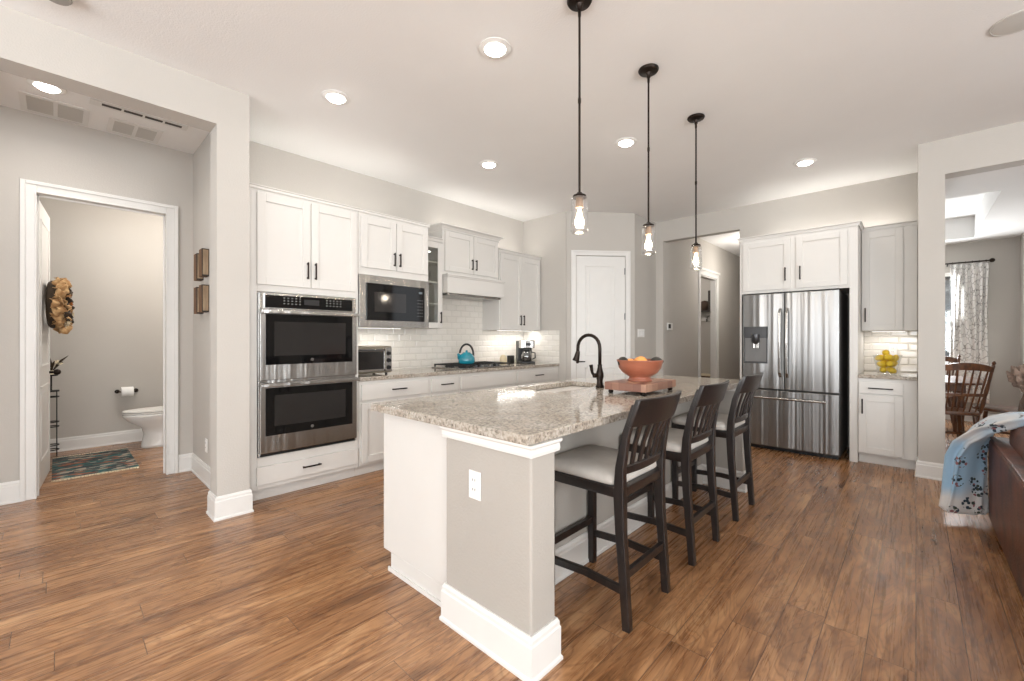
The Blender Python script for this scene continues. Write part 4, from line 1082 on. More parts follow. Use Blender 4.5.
# cutting board
t = thing('cutting_board', 'thick end grain wooden cutting board on little feet', 'cutting board', (-1.33, 2.67, 0.916))
mb = MB(); mb.box(-1.485, -1.20, 2.46, 2.92, 0.938, 0.988); mb.build('board', M['butcher'], t, bevel=0.004)
for x in (-1.455, -1.23):
    for y in (2.49, 2.89):
        mb = MB(); mb.lathe([(0.012, 0), (0.018, 0.008), (0.013, 0.022)], (x, y, 0.916), 12); mb.build('foot', M['bronze'], t, smooth='auto')
bx, by, bz = -1.34, 2.665, 0.9885
mb = MB(); mb.lathe([(0, 0), (0.08, 0), (0.082, 0.006), (0.072, 0.016), (0.066, 0.028), (0.082, 0.036), (0.112, 0.056), (0.136, 0.086), (0.143, 0.116), (0.147, 0.13), (0.151, 0.136), (0.149, 0.141), (0.143, 0.138), (0.136, 0.116), (0.126, 0.086), (0.09, 0.055), (0.0, 0.042)], (bx, by, bz), 40)
tag(mb.build('fruit_bowl', M['terracotta'], smooth=True), 'terracotta footed fruit bowl on the cutting board', 'bowl')
for nm, m, L_ in (('orange', 'orange', [(0.015, -0.01, 0.125), (-0.035, 0.072, 0.118), (-0.072, 0.0, 0.105)]), ('avocado', 'avocado', [(-0.078, -0.082, 0.125), (0.088, 0.066, 0.125)])):
    first = None
    for i, p in enumerate(L_):
        if first is None:
            mb = MB(); 
            if nm == 'orange': mb.ball((0, 0, 0), 0.042, 0.042, 0.039)
            else: mb.ball((0, 0, 0), 0.036, 0.036, 0.046, f=lambda d: 1 - 0.15 * max(0, d.z))
            first = mb.build(nm, M[m], smooth=True, raw=True); o = first
        else:
            o = first.copy(); COL.objects.link(o)
        o.location = (bx + p[0], by + p[1], bz + p[2]); o.rotation_euler = (0.3 + (1.2 if nm == 'avocado' else 0), 0.4 * i, 0.7 + i)
        if nm == 'orange': tag(o, ('orange in the middle of the terracotta bowl', 'orange at the far side of the terracotta bowl', 'orange tucked low behind the left avocado in the terracotta bowl')[i], 'orange', 'oranges in the terracotta bowl')
        else: tag(o, ('dark avocado at the left rim of the terracotta bowl', 'dark avocado at the right rim of the terracotta bowl')[i], 'avocado', 'avocados in the terracotta bowl')

# outlets and switches
def outlet(F, a, z, label, name='outlet', cat='outlet', wdt=0.072, h=0.118, sw=False):
    c = F.pt(a, 0, z)
    t = thing(name, label, cat, c)
    mb = MB(); F.box(mb, a - wdt / 2, a + wdt / 2, 0.0005, 0.006, z - h / 2, z + h / 2); mb.build('cover_plate', M['white_pl'], t, bevel=0.002)
    if sw:
        for da in (-0.069, -0.023, 0.023, 0.069) if wdt > 0.1 else (0,):
            mb = MB(); F.box(mb, a + da - 0.016, a + da + 0.016, 0.006, 0.011, z - 0.033, z + 0.033); mb.build('rocker', M['white_cer'], t, bevel=0.002)
    else:
        for dz in (-0.02, 0.02):
            mb = MB(); F.box(mb, a - 0.017, a + 0.017, 0.006, 0.009, z + dz - 0.015, z + dz + 0.015); s_ = mb.build('socket', M['white_pl'], t, bevel=0.004)
            mb = MB()
            for da in (-0.007, 0.007): F.box(mb, a + da - 0.0015, a + da + 0.0015, 0.009, 0.0095, z + dz - 0.002, z + dz + 0.008)
            mb.build('slots', M['slot'], s_)
outlet(Face('-y', IY0), -1.349, 0.655, 'white duplex outlet on the end of the island')
outlet(Face('-y', 0.905), -4.54, 0.33, 'low white outlet on the hallway side wall')
outlet(Face('+x', -2.914), 5.83, 1.345, 'white wide rocker light switch plate beside the pantry door', 'light_switch', 'light switch', 0.21, 0.118, True)
outlet(Face('-y', FB), -0.185, 1.14, 'white outlet on the small tile backsplash')
mb = MB()
t = thing('thermostat', 'white thermostat with dark display in the passage', 'thermostat', (-2.80, 6.55, 1.46))
FT2 = Face('+x', -2.80)
mb = MB(); FT2.box(mb, 6.46, 6.63, 0.0005, 0.022, 1.40, 1.51); mb.build('case', M['white_pl'], t, bevel=0.004)
mb = MB(); FT2.box(mb, 6.47, 6.56, 0.022, 0.0228, 1.425, 1.49); mb.build('display', M['black'], t)

# ================================================================ STOOLS
def make_stool():
    r = bpy.data.objects.new('bar_stool', None); COL.objects.link(r); r.empty_display_size = 0.1
    wd = M['stoolwood']
    post = [(0.222, 0), (0.208, 0.2), (0.192, 0.42), (0.186, 0.58), (0.192, 0.70), (0.216, 0.84), (0.262, 0.985)]
    for s in (-1, 1):
        mb = MB(); mb.sweep([(x, s * (0.198 + 0.004 * (z > 0.6)), z) for x, z in post], (0, 1, 0), [0.034, 0.034, 0.036, 0.036, 0.034, 0.030, 0.026], [0.036, 0.04, 0.044, 0.05, 0.042, 0.034, 0.026])
        mb.build('rear_leg', wd, r, bevel=0.004)
        mb = MB(); mb.sweep([(-0.208, s * 0.194, 0), (-0.208, s * 0.194, 0.3), (-0.208, s * 0.193, 0.59)], (0, 1, 0), 0.038, 0.038)
        mb.build('front_leg', wd, r, bevel=0.004)
        mb = MB(); mb.sweep([(-0.2, s * 0.197, 0.165), (0.0, s * 0.197, 0.178), (0.212, s * 0.197, 0.165)], (0, 1, 0), 0.02, 0.036); mb.build('side_stretcher', wd, r, bevel=0.003)
    mb = MB(); mb.box(-0.22, -0.196, -0.185, 0.185, 0.225, 0.262); mb.build('foot_rest', wd, r, bevel=0.003)
    mb = MB(); mb.box(0.196, 0.218, -0.185, 0.185, 0.215, 0.252); mb.build('rear_stretcher', wd, r, bevel=0.003)
    # seat frame and cushion
    def rr(hx0, hx1, hy, rad, z, n=6):
        pts = []
        for cx, cy, a0 in ((hx1 - rad, hy - rad, 0), (hx0 + rad, hy - rad, PI / 2), (hx0 + rad, -hy + rad, PI), (hx1 - rad, -hy + rad, 1.5 * PI)):
            for i in range(n + 1):
                a = a0 + PI / 2 * i / n; pts.append((cx + rad * math.cos(a), cy + rad * math.sin(a), z))
        return pts
    mb = MB(); mb.loft([rr(-0.235, 0.195, 0.205, 0.05, 0.565), rr(-0.243, 0.205, 0.215, 0.055, 0.58), rr(-0.243, 0.205, 0.215, 0.055, 0.612), rr(-0.235, 0.197, 0.207, 0.05, 0.617)]); mb.build('seat_frame', wd, r, smooth='auto')
    mb = MB(); mb.loft([rr(-0.232, 0.175, 0.205, 0.055, 0.615), rr(-0.244, 0.186, 0.216, 0.06, 0.628), rr(-0.242, 0.184, 0.214, 0.06, 0.652), rr(-0.222, 0.165, 0.196, 0.06, 0.668), rr(-0.17, 0.12, 0.15, 0.06, 0.677), rr(-0.08, 0.03, 0.06, 0.03, 0.681)]); mb.build('cushion', M['cushion'], r, smooth=True)
    # top rail, bowed and arched
    def rail(z0, z1, x0, x1, bow, arch, th, name, hy=0.212, archb=0):
        n = 14; rings = []
        for i in range(n + 1):
            u = -1 + 2 * i / n; y = hy * u; k = (1 - u * u); zt = z1 + arch * k; zb = z0 + archb * k
            xb = x0 + bow * k; xt = x1 + bow * k
            rings.append([(xb - th / 2, y, zb), (xb + th / 2, y, zb), (xt + th / 2, y, zt), (xt - th / 2, y, zt)])
        mb = MB(); mb.loft(rings); return mb.build(name, wd, r, bevel=0.005, smooth='auto')
    rail(0.890, 1.014, 0.243, 0.282, 0.036, 0.0, 0.024, 'top_rail', 0.222)
    rail(0.668, 0.705, 0.19, 0.194, 0.018, 0.004, 0.02, 'lower_back_rail', 0.185)
    for i in range(5):
        u = -0.66 + 0.33 * i; y = 0.2 * u; k = (1 - u * u)
        mb = MB(); mb.sweep([(0.191 + 0.018 * k, y * 0.92, 0.70), (0.210 + 0.024 * k, y, 0.80), (0.240 + 0.032 * k, y * 1.08, 0.905)], (0, 1, 0), [0.028, 0.033, 0.037], 0.012)
        mb.build('slat', wd, r, bevel=0.003)
    return r
st = make_stool()
SL = ['dark slat back bar stool nearest the camera, at the white cornered island end', 'dark slat back bar stool in the middle of the three at the island', 'dark slat back bar stool farthest along the island, nearest the refrigerator']
for i, y in enumerate((1.90, 2.645, 3.445)):
    o = st if i == 0 else dup(st, (0, 0, 0))
    o.location = (-1.135, y, 0)
    tag(o, SL[i], 'bar stool', 'bar stools at the island')

# ================================================================ PENDANTS AND CEILING LIGHTS
def make_pendant():
    r = bpy.data.objects.new('pendant_light', None); COL.objects.link(r); r.empty_display_size = 0.1
    # origin at the ceiling
    mb = MB(); mb.lathe([(0.064, -0.001), (0.066, -0.008), (0.06, -0.018), (0.02, -0.026), (0.012, -0.04), (0.012, -0.055), (0.0, -0.056)], (0, 0, 0), 28); mb.build('canopy', M['bronze'], r, smooth='auto')
    mb = MB(); mb.tube([(0, 0, -0.05), (0, 0, -1.025)], 0.0062, 10); 
    for z in (-0.075, -0.53): mb.tube([(0, 0, z - 0.012), (0, 0, z + 0.012)], 0.0085, 10)
    mb.build('rod', M['bronze'], r, smooth='auto')
    mb = MB(); mb.lathe([(0.012, 0.0), (0.02, -0.01), (0.034, -0.016), (0.036, -0.022), (0.036, -0.03), (0.0, -0.031)], (0, 0, -1.012), 24); mb.build('shade_cap', M['bronze'], r, smooth='auto')
    mb = MB(); mb.lathe([(0.0, 0), (0.019, 0), (0.021, -0.05), (0.0, -0.052)], (0, 0, -1.043), 18); mb.build('socket', mat('amber_socket', (104, 80, 56), 0.5), r, smooth='auto')
    mb = MB(); mb.lathe([(0.036, -1.038), (0.041, -1.044), (0.0425, -1.07), (0.046, -1.20), (0.0465, -1.218), (0.041, -1.223), (0.0, -1.224)], (0, 0, 0), 28, cap=False); mb.build('jar_shade', M['jar'], r, smooth=True)
    mb = MB(); mb.lathe([(0.011, -1.092), (0.013, -1.10), (0.022, -1.125), (0.0265, -1.15), (0.022, -1.178), (0.0, -1.192)], (0, 0, 0), 16, cap=False); bl = mb.build('bulb', M['bulbglass'], r, smooth=True)
    mb = MB()
    for q in range(4):
        a = q * PI / 2 + 0.4; mb.tube([(0.004 * math.cos(a), 0.004 * math.sin(a), -1.10), (0.011 * math.cos(a), 0.011 * math.sin(a), -1.135), (0.004 * math.cos(a + .8), 0.004 * math.sin(a + .8), -1.17)], 0.0026, 6)
    mb.build('filament', M['bulb'], bl)
    return r
pd = make_pendant()
PL = ['pendant light with clear jar shade nearest the camera', 'pendant light with clear jar shade in the middle of the row', 'pendant light with clear jar shade farthest, before the passage opening']
for i, y in enumerate((1.884, 2.683, 3.524)):
    o = pd if i == 0 else dup(pd, (0, 0, 0))
    o.location = (-1.287, y, CEIL); tag(o, PL[i], 'pendant light', 'jar pendants over the island')
    d = bpy.data.lights.new('pendant_glow', 'POINT'); d.energy = 9; d.color = (1.0, 0.9, 0.78); d.shadow_soft_size = 0.03
    L_ = bpy.data.objects.new('pendant_glow', d); COL.objects.link(L_); L_.location = (-1.287, y, CEIL - 1.15)

def make_can():
    r = bpy.data.objects.new('recessed_light', None); COL.objects.link(r); r.empty_display_size = 0.1
    mb = MB(); mb.lathe([(0.098, -0.0005), (0.098, -0.006), (0.066, -0.012), (0.062, -0.0015), (0.062, -0.0005)], (0, 0, 0), 32, cap=False); mb.build('trim_ring', M['trim'], r, smooth='auto')
    mb = MB(); mb.lathe([(0.062, -0.0015), (0.062, -0.010), (0.052, -0.022), (0.03, -0.029), (0.0, -0.031)], (0, 0, 0), 28); mb.build('lens', M['canglow'], r, smooth=True)
    return r
cn = make_can()
cans = [(-1.877, 1.842, 'round recessed ceiling light nearest the first pendant', 1), (-3.112, 1.412, 'round recessed ceiling light above the double oven', 1), (-3.172, 3.026, 'round recessed ceiling light above the aisle before the cooktop', 1),
        (-1.913, 3.538, 'round recessed ceiling light between the middle and far pendants', 1), (-0.815, 5.178, 'round recessed ceiling light in front of the refrigerator', 1), (-4.46, -0.046, 'round recessed light in the hallway ceiling', 2.8)]
for i, (x, y, lb, e) in enumerate(cans):
    o = cn if i == 0 else dup(cn, (0, 0, 0))
    o.location = (x, y, CEIL); tag(o, lb, 'ceiling light', 'recessed ceiling lights')
    d = bpy.data.lights.new('can_beam', 'AREA'); d.shape = 'DISK'; d.size = 0.14; d.energy = 9 * e; d.color = WARM; d.spread = math.radians(150)
    L_ = bpy.data.objects.new('can_beam', d); COL.objects.link(L_); L_.location = (x, y, CEIL - 0.012)
d = bpy.data.lights.new('powder_fill', 'POINT'); d.shadow_soft_size = 0.2; d.energy = 48; d.color = WARM  # unseen fill added to brighten the powder room, without a fixture
L_ = bpy.data.objects.new('powder_fill', d); COL.objects.link(L_); L_.location = (-5.9, 1.0, 2.55)
for (x, y, e) in ((-2.1, 8.4, 26), (-3.8, 8.9, 22)):  # added fills, no visible lamp: lift the passage and the mudroom
    d = bpy.data.lights.new('passage_fill', 'POINT'); d.shadow_soft_size = 0.15; d.energy = e; d.color = WARM
    L_ = bpy.data.objects.new('passage_fill', d); COL.objects.link(L_); L_.location = (x, y, CEIL - 0.55)

# smoke detector, ceiling speaker, grilles
t = thing('smoke_detector', 'white round smoke detector above the hallway beam', 'smoke detector', (-3.2, 0.0, CEIL))
mb = MB(); mb.lathe([(0.068, -0.0005), (0.07, -0.012), (0.0, -0.013)], (-3.2, 0.0, CEIL), 24); mb.build('mount', M['white_pl'], t, smooth='auto')
mb = MB(); mb.lathe([(0.055, -0.012), (0.058, -0.03), (0.048, -0.042), (0.0, -0.045)], (-3.2, 0.0, CEIL), 24); mb.build('cover', M['grate_grey'], t, smooth='auto')
t = thing('ceiling_speaker', 'round white ceiling speaker above the sofa side', 'speaker', (0.425, 3.70, CEIL))
mb = MB(); mb.lathe([(0.118, -0.0005), (0.118, -0.005), (0.112, -0.007), (0.108, -0.005), (0.108, -0.0005)], (0.425, 3.70, CEIL), 32, cap=False); mb.build('rim', M['louvre'], t, smooth='auto')
mb = MB(); mb.lathe([(0.107, -0.0008), (0.107, -0.006), (0.09, -0.008), (0.0, -0.010)], (0.425, 3.70, CEIL), 32); mb.build('grille', M['louvre'], t, smooth='auto')
def grille(x0, x1, y0, y1, label):
    t = thing('air_vent', label, 'vent', ((x0 + x1) / 2, (y0 + y1) / 2, CEIL), 'return air vents in the hallway ceiling')
    mb = MB(); z = CEIL - 0.007
    for a in ((x0, x1, y0, y0 + 0.035), (x0, x1, y1 - 0.035, y1), (x0, x0 + 0.04, y0 + 0.035, y1 - 0.035), (x1 - 0.04, x1, y0 + 0.035, y1 - 0.035), (x0 + 0.04, x1 - 0.04, (y0 + y1) / 2 - 0.012, (y0 + y1) / 2 + 0.012)):
        mb.box(a[0], a[1], a[2], a[3], z, CEIL - 0.0005)
    mb.build('frame', M['trim'], t)
    for yy0, yy1 in ((y0 + 0.035, (y0 + y1) / 2 - 0.012), ((y0 + y1) / 2 + 0.012, y1 - 0.035)):
        mb = MB(); n = 18
        for i in range(n):
            xx = x0 + 0.04 + (x1 - x0 - 0.08) * (i + 0.5) / n; mb.box(xx - 0.005, xx + 0.005, yy0, yy1, z + 0.002, z + 0.007)
        mb.box(x0 + 0.04, x1 - 0.04, yy0, yy1, CEIL - 0.003, CEIL - 0.0005)
        mb.build('louvres', M['louvre'], t)
grille(-5.05, -4.68, -0.19, 0.18, 'square return air vent in the hallway ceiling, nearer the recessed light')
grille(-5.04, -4.71, 0.29, 0.63, 'square return air vent in the hallway ceiling, nearer the wall end')
t = thing('slot_vent', 'white linear slot vent with dark slots in the hallway ceiling', 'vent', (-4.48, 0.48, CEIL))
mb = MB(); mb.box(-4.54, -4.44, 0.17, 0.76, CEIL - 0.008, CEIL - 0.0005); mb.build('frame', M['trim'], t)
for i in range(4):
    mb = MB(); mb.box(-4.505, -4.465, 0.235 + i * 0.125, 0.345 + i * 0.125, CEIL - 0.0095, CEIL - 0.0075); mb.build('slot', M['slot'], t)

# ================================================================ HALL AND POWDER ROOM
FS = Face('-y', 0.905)
pic = [(-4.71, 1.91, 'block sign on the hallway wall, upper left of the four'), (-4.505, 1.925, 'block sign on the hallway wall, upper right of the four'),
       (-4.71, 1.61, 'block sign on the hallway wall, lower left of the four'), (-4.505, 1.615, 'block sign on the hallway wall, lower right of the four')]
for a, z, lb in pic:
    t = thing('picture_block', 'small weathered wood ' + lb, 'wall decor', FS.pt(a, 0, z), 'small wood blocks on the hallway wall')
    hw, hh, dp = 0.055, 0.118, 0.052
    mb = MB(); FS.box(mb, a - hw, a + hw, 0.0005, dp, z - hh, z + hh); mb.build('block', M['frame_wood'], t)
    mb = MB(); e = a + hw
    FS.box(mb, e, e + 0.004, 0.0005, 0.006, z - hh, z + hh); FS.box(mb, e, e + 0.004, dp - 0.005, dp + 0.001, z - hh, z + hh); FS.box(mb, e, e + 0.004, 0.006, dp - 0.005, z + hh - 0.008, z + hh); FS.box(mb, e, e + 0.004, 0.006, dp - 0.005, z - hh, z - hh + 0.012)
    mb.build('dark_edge', M['dark_frame'], t)
    mb = MB(); FS.box(mb, e, e + 0.002, 0.006, dp - 0.005, z - hh + 0.012, z + hh - 0.008); mb.build('panel', M['pale_wood'], t)

# toilet, facing -y, tank beyond the doorway
tx, ty = -6.55, 0.935
t = thing('toilet', 'white toilet beside the powder room wall', 'toilet', (tx, ty, 0))
def ell(cx, cy, rx, ry, z, n=28, sq=2.3):
    o = []
    for j in range(n):
        a = 2 * PI * j / n; c, s = math.cos(a), math.sin(a)
        o.append((cx + rx * math.copysign(abs(c) ** (2 / sq), c), cy + ry * math.copysign(abs(s) ** (2 / sq), s), z))
    return o
mb = MB(); mb.loft([ell(tx, ty + 0.0, 0.125, 0.27, 0.0), ell(tx, ty + 0.0, 0.12, 0.265, 0.03), ell(tx, ty + 0.01, 0.11, 0.25, 0.16), ell(tx, ty + 0.0, 0.12, 0.265, 0.24), ell(tx, ty - 0.055, 0.16, 0.315, 0.31), ell(tx, ty - 0.075, 0.182, 0.35, 0.375), ell(tx, ty - 0.075, 0.184, 0.352, 0.395), ell(tx, ty - 0.075, 0.15, 0.30, 0.396)])
mb.build('bowl', M['white_cer'], t, smooth=True)
mb = MB(); mb.loft([ell(tx, ty - 0.075, 0.18, 0.345, 0.400), ell(tx, ty - 0.075, 0.186, 0.352, 0.405), ell(tx, ty - 0.075, 0.186, 0.352, 0.416), ell(tx, ty - 0.075, 0.18, 0.345, 0.419)]); mb.build('seat', M['white_pl'], t, smooth='auto')
mb = MB(); mb.loft([ell(tx, ty - 0.075, 0.18, 0.345, 0.423), ell(tx, ty - 0.075, 0.187, 0.354, 0.428), ell(tx, ty - 0.075, 0.184, 0.35, 0.44), ell(tx, ty - 0.07, 0.15, 0.3, 0.446)]); mb.build('lid', M['white_pl'], t, smooth='auto')
mb = MB(); mb.box(tx - 0.2, tx + 0.2, ty + 0.28, ty + 0.47, 0.38, 0.72); mb.box(tx - 0.21, tx + 0.21, ty + 0.27, ty + 0.48, 0.72, 0.75); mb.build('tank', M['white_cer'], t, bevel=0.012)
# paper holder
hy, hz = 0.585, 0.63
t = thing('paper_holder', 'bronze toilet paper holder on the powder room wall', 'toilet paper holder', (-7.0, hy, hz))
mb = MB()
for s in (-1, 1):
    mb = MB(); mb.tube([(-6.999, hy + s * 0.085, hz), (-6.99, hy + s * 0.085, hz)], 0.024, 16); mb.tube([(-6.99, hy + s * 0.085, hz), (-6.915, hy + s * 0.085, hz)], 0.01, 10); mb.ball((-6.915, hy + s * 0.085, hz), 0.015, u=10, v=6)
    mb.build('bracket', M['bronze'], t, smooth='auto')
mb = MB(); mb.tube([(-6.915, hy - 0.085, hz), (-6.915, hy + 0.085, hz)], 0.007, 8); mb.build('spindle', M['bronze'], t, smooth='auto')
mb = MB()
n = 28; prof = [(0.02, -0.055), (0.056, -0.055), (0.057, -0.05), (0.057, 0.05), (0.056, 0.055), (0.02, 0.055)]
rings = [[(-6.915 + r * math.cos(2 * PI * j / n), hy + a, hz + r * math.sin(2 * PI * j / n)) for j in range(n)] for r, a in prof + [prof[0]]]
mb.loft(rings, cap=False); tag(mb.build('toilet_paper_roll', M['paper'], smooth='auto'), 'white toilet paper roll on the bronze holder', 'toilet paper')

# rug
rg = MB(); rg.box(-6.60, -5.58, -0.03, 0.56, 0.0005, 0.008)
t = thing('rug', 'teal and rust patterned rug on the powder room floor', 'rug', (-6.09, 0.265, 0))
rg.build('pile', M['rug'], t)
mb = MB()
for i in range(74):
    y = -0.03 + 0.59 * (i + 0.5) / 74
    for xe, sg in ((-5.584, 1), (-6.596, -1)):
        j = random.uniform(-0.008, 0.008); mb.tube([(xe, y, 0.005), (xe + sg * random.uniform(0.025, 0.045), y + j, 0.004)], 0.0045, 4)
fo = mb.build('fringe', M['cream'], t); fo['kind'] = 'stuff'

# wreath on the door
wc = dpt(0.42, 0.02)
WC = Vector((wc[0], wc[1], 1.575)); Dv = Vector((D1.x, D1.y, 0)); Nv = Vector((N1.x, N1.y, 0)); Z = Vector((0, 0, 1))
t = thing('wreath', 'burlap ruffle wreath with cream and rust flowers hung on the door', 'wreath', tuple(WC))
mb = MB(); n = 24; mb.tube([WC + (Dv * math.cos(2 * PI * i / n) + Z * math.sin(2 * PI * i / n)) * 0.18 + Nv * 0.05 for i in range(n)] + [WC + Dv * 0.18 + Nv * 0.05], 0.035, 10); mb.build('ring', M['darkleaf'], t, smooth=True)
def ruffle(mb, c, ax, out, size, ph):
    """a looped, wavy ribbon petal standing out of the ring"""
    P = []
    sd = ax.cross(out).normalized()
    for i in range(9):
        u = i / 8; row = []
        for j in range(4):
            v = j / 3 - 0.5
            p = c + out * (size * (0.15 + 0.85 * math.sin(PI * min(1, u * 0.75 + 0.1)))) + ax * (size * (u - 0.5) * 1.2) + sd * (v * size * 0.75) + out * (0.18 * size * math.sin(u * 9 + ph + v * 3))
            row.append(p)
        P.append(row)
    mb.grid(P)
def ring_pieces(count, size, mats, name, rr=(0.14, 0.21), k0=0.05):
    mb = MB()
    for i in range(count):
        a = 2 * PI * (i + random.random() * 0.6) / count
        rad = Dv * math.cos(a) + Z * math.sin(a); tan = Dv * -math.sin(a) + Z * math.cos(a)
        R0 = random.uniform(*rr)
        o = (Nv * random.uniform(0.4, 1.0) + rad * random.uniform(-0.7, 0.9)).normalized()
        ruffle(mb, WC + rad * R0 + Nv * k0, tan if random.random() < .6 else rad.cross(o).normalized(), o, size * random.uniform(0.75, 1.25), random.random() * 6)
    return mb.build(name, mats, t, smooth=True, solid=0.003, keep=True)
rf = ring_pieces(62, 0.085, M['burlap'], 'burlap_ruffle')
ring_pieces(16, 0.055, M['darkleaf'], 'dark_leaves', (0.14, 0.2), 0.11)
def flower(c, out, size, m, name):
    mb = MB(); ax = out.orthogonal().normalized(); ay = out.cross(ax)
    for L2 in range(3):
        for i in range(7):
            a = 2 * PI * (i + L2 * 0.5) / 7; d = ax * math.cos(a) + ay * math.sin(a); tn = out.cross(d)
            s = size * (1 - L2 * 0.25)
            P = [[c + d * s * u * 0.9 + out * (0.3 * s * u * u + L2 * 0.2 * size) + tn * (v * s * 0.5 * math.sin(PI * min(1, u * .8 + .15))) for v in (-0.5, 0, 0.5)] for u in (0.05, 0.4, 0.75, 1)]
            mb.grid(P)
    mb.ball(c + out * size * 0.3, size * 0.22, u=8, v=5)
    return mb.build(name, m, t, smooth=True, keep=True)
for a, s, m in ((-0.4, 0.07, 'cream'), (0.1, 0.055, 'rust'), (-1.3, 0.06, 'cream'), (0.6, 0.05, 'rust'), (-2.2, 0.06, 'cream'), (1.4, 0.05, 'rust')):
    rad = Dv * math.cos(a) + Z * math.sin(a)
    flower(WC + rad * 0.2 + Nv * 0.13, (Nv + rad * 0.3).normalized(), s, M[m], 'flower')

# tall wire stand with flowers behind the door
sx, sy = -6.78, -0.04
t = thing('wire_stand', 'tall black wire paper stand behind the open door', 'stand', (sx, sy, 0))
mb = MB()
for dx in (-0.042, 0.042):
    for dy in (-0.042, 0.042): mb.tube([(sx + dx, sy + dy, 0), (sx + dx, sy + dy, 0.70)], 0.005, 6)
mb.build('post', M['iron'], t)
for z in (0.07, 0.12, 0.32, 0.37, 0.64, 0.70):
    mb = MB(); mb.tube([(sx + 0.058 * math.cos(2 * PI * i / 20), sy + 0.058 * math.sin(2 * PI * i / 20), z) for i in range(21)], 0.006, 6); mb.build('hoop', M['iron'], t)
mb = MB(); mb.tube([(sx, sy, 0.70), (sx, sy, 0.87)], 0.008, 8); mb.lathe([(0.05, 0.865), (0.055, 0.88), (0, 0.88)], (sx, sy, 0), 14); mb.lathe([(0.06, 0.695), (0.062, 0.71), (0, 0.71)], (sx, sy, 0), 18); mb.build('top_tray', M['iron'], t)
t = thing('flower_arrangement', 'small cream artificial flowers on the black wire stand', 'flowers', (sx, sy, 0.882))
mb = MB(); mb.lathe([(0.03, 0), (0.035, 0.04), (0, 0.045)], (sx, sy, 0.882), 12); mb.build('pot', M['cream'], t)
for dx, dy, dz, s in ((0, 0, 0.09, 0.05), (0.02, 0.05, 0.12, 0.045), (-0.01, -0.05, 0.11, 0.045)):
    flower(Vector((sx + dx, sy + dy, 0.882 + dz)), Vector((0.5, dy * 8, 0.7)).normalized(), s, M['cream'], 'flower')
mb = MB()
for i in range(9):
    a = random.uniform(-1.6, 1.6); L_ = random.uniform(0.10, 0.19)
    e = Vector((sx + 0.05 * math.cos(a), sy + math.sin(a) * L_ * 0.8, 0.90 + L_)); b_ = Vector((sx, sy, 0.90))
    mb.tube([b_, b_.lerp(e, .6) + Vector((0.01, 0, 0.02)), e], [0.003, 0.012, 0.002], 5)
mb.build('leaves', M['darkleaf'], t)

# ================================================================ MUDROOM THROUGH THE PASSAGE
t = thing('hook_shelf', 'dark wall shelf with coat hooks in the mudroom', 'shelf', (-3.4, 9.97, 1.75))
mb = MB(); mb.box(-3.9, -2.95, 9.78, 9.99, 1.86, 1.89); mb.build('shelf_board', M['dark_frame'], t)
mb = MB(); mb.box(-3.9, -2.95, 9.97, 9.995, 1.66, 1.86); mb.build('back_rail', M['trim'], t)
for i in range(6):
    x = -3.85 + i * 0.16; mb = MB(); mb.tube([(x, 9.97, 1.76), (x, 9.90, 1.74), (x, 9.89, 1.66), (x, 9.86, 1.64), (x, 9.85, 1.70)], 0.01, 6); mb.build('hook', M['bronze'], t)
mb = MB(); mb.lathe([(0.09, 0), (0.10, 0.08), (0.07, 0.2), (0, 0.22)], (-3.42, 9.88, 1.891), 14); tag(mb.build('hat', mat('brown_felt', (70, 54, 44), 0.9), smooth=True), 'dark rounded hat on the mudroom shelf', 'hat')
mb = MB(); mb.box(-3.33, -3.22, 9.82, 9.96, 1.891, 2.32); tag(mb.build('tall_box', M['dark_frame'], bevel=0.004), 'tall dark box on the mudroom shelf', 'box')
t = thing('shoe_rack', 'slatted brown shoe bench low in the mudroom', 'bench', (-3.4, 9.8, 0))
for z in (0.12, 0.27, 0.42):
    mb = MB(); mb.box(-3.9, -2.95, 9.65, 9.98, z, z + 0.03); mb.build('shelf', M['darkoak'], t)
for x in (-3.9, -2.97):
    mb = MB(); mb.box(x, x + 0.025, 9.64, 9.985, 0, 0.45); mb.build('side_panel', M['darkoak'], t)
mb = MB(); mb.box(-3.92, -2.93, 9.63, 9.99, 0.45, 0.48); mb.build('seat_board', M['cream'], t)

# ================================================================ DINING ROOM
# curtain and rod
t = thing('curtain', 'white curtain printed with thin grey branches', 'curtain', (0.6, 9.45, 0.3))
P = []
for i in range(24):
    z = 2.40 - 2.1 * i / 23; row = []
    for j in range(70):
        u = j / 69; wv = 0.03 + 0.012 * math.sin(i * 0.3)
        x = 0.385 + 0.40 * u + (0.012 * math.sin(u * 9 + i * 0.2)); y = 9.47 + wv * math.sin(u * 2 * PI * 6 + 0.5 * math.sin(i * 0.25)); row.append((x, y, z))
    P.append(row)
mb = MB(); mb.grid(P); mb.build('fabric', M['curtain'], t, smooth=True, solid=0.002)
for i in range(6):
    mb = MB(); x = 0.41 + i * 0.07; mb.tube([(x, 9.47 + 0.02 * math.cos(a * PI / 6), 2.425 + 0.02 * math.sin(a * PI / 6)) for a in range(13)], 0.002, 5); mb.build('ring', M['bronze'], t)
t = thing('curtain_rod', 'dark curtain rod with round finial above the dining window', 'curtain rod', (0.0, 9.47, 2.425))
mb = MB(); mb.tube([(-0.9, 9.47, 2.425), (0.80, 9.47, 2.425)], 0.011, 10); mb.build('pole', M['bronze'], t, smooth='auto')
for x in (-0.92, 0.82): mb = MB(); mb.ball((x, 9.47, 2.425), 0.032); mb.build('finial', M['bronze'], t, smooth=True)
for x in (-0.80, 0.36): mb = MB(); mb.tube([(x, 9.599, 2.40), (x, 9.47, 2.41)], 0.007, 8); mb.build('bracket', M['bronze'], t)
P = []
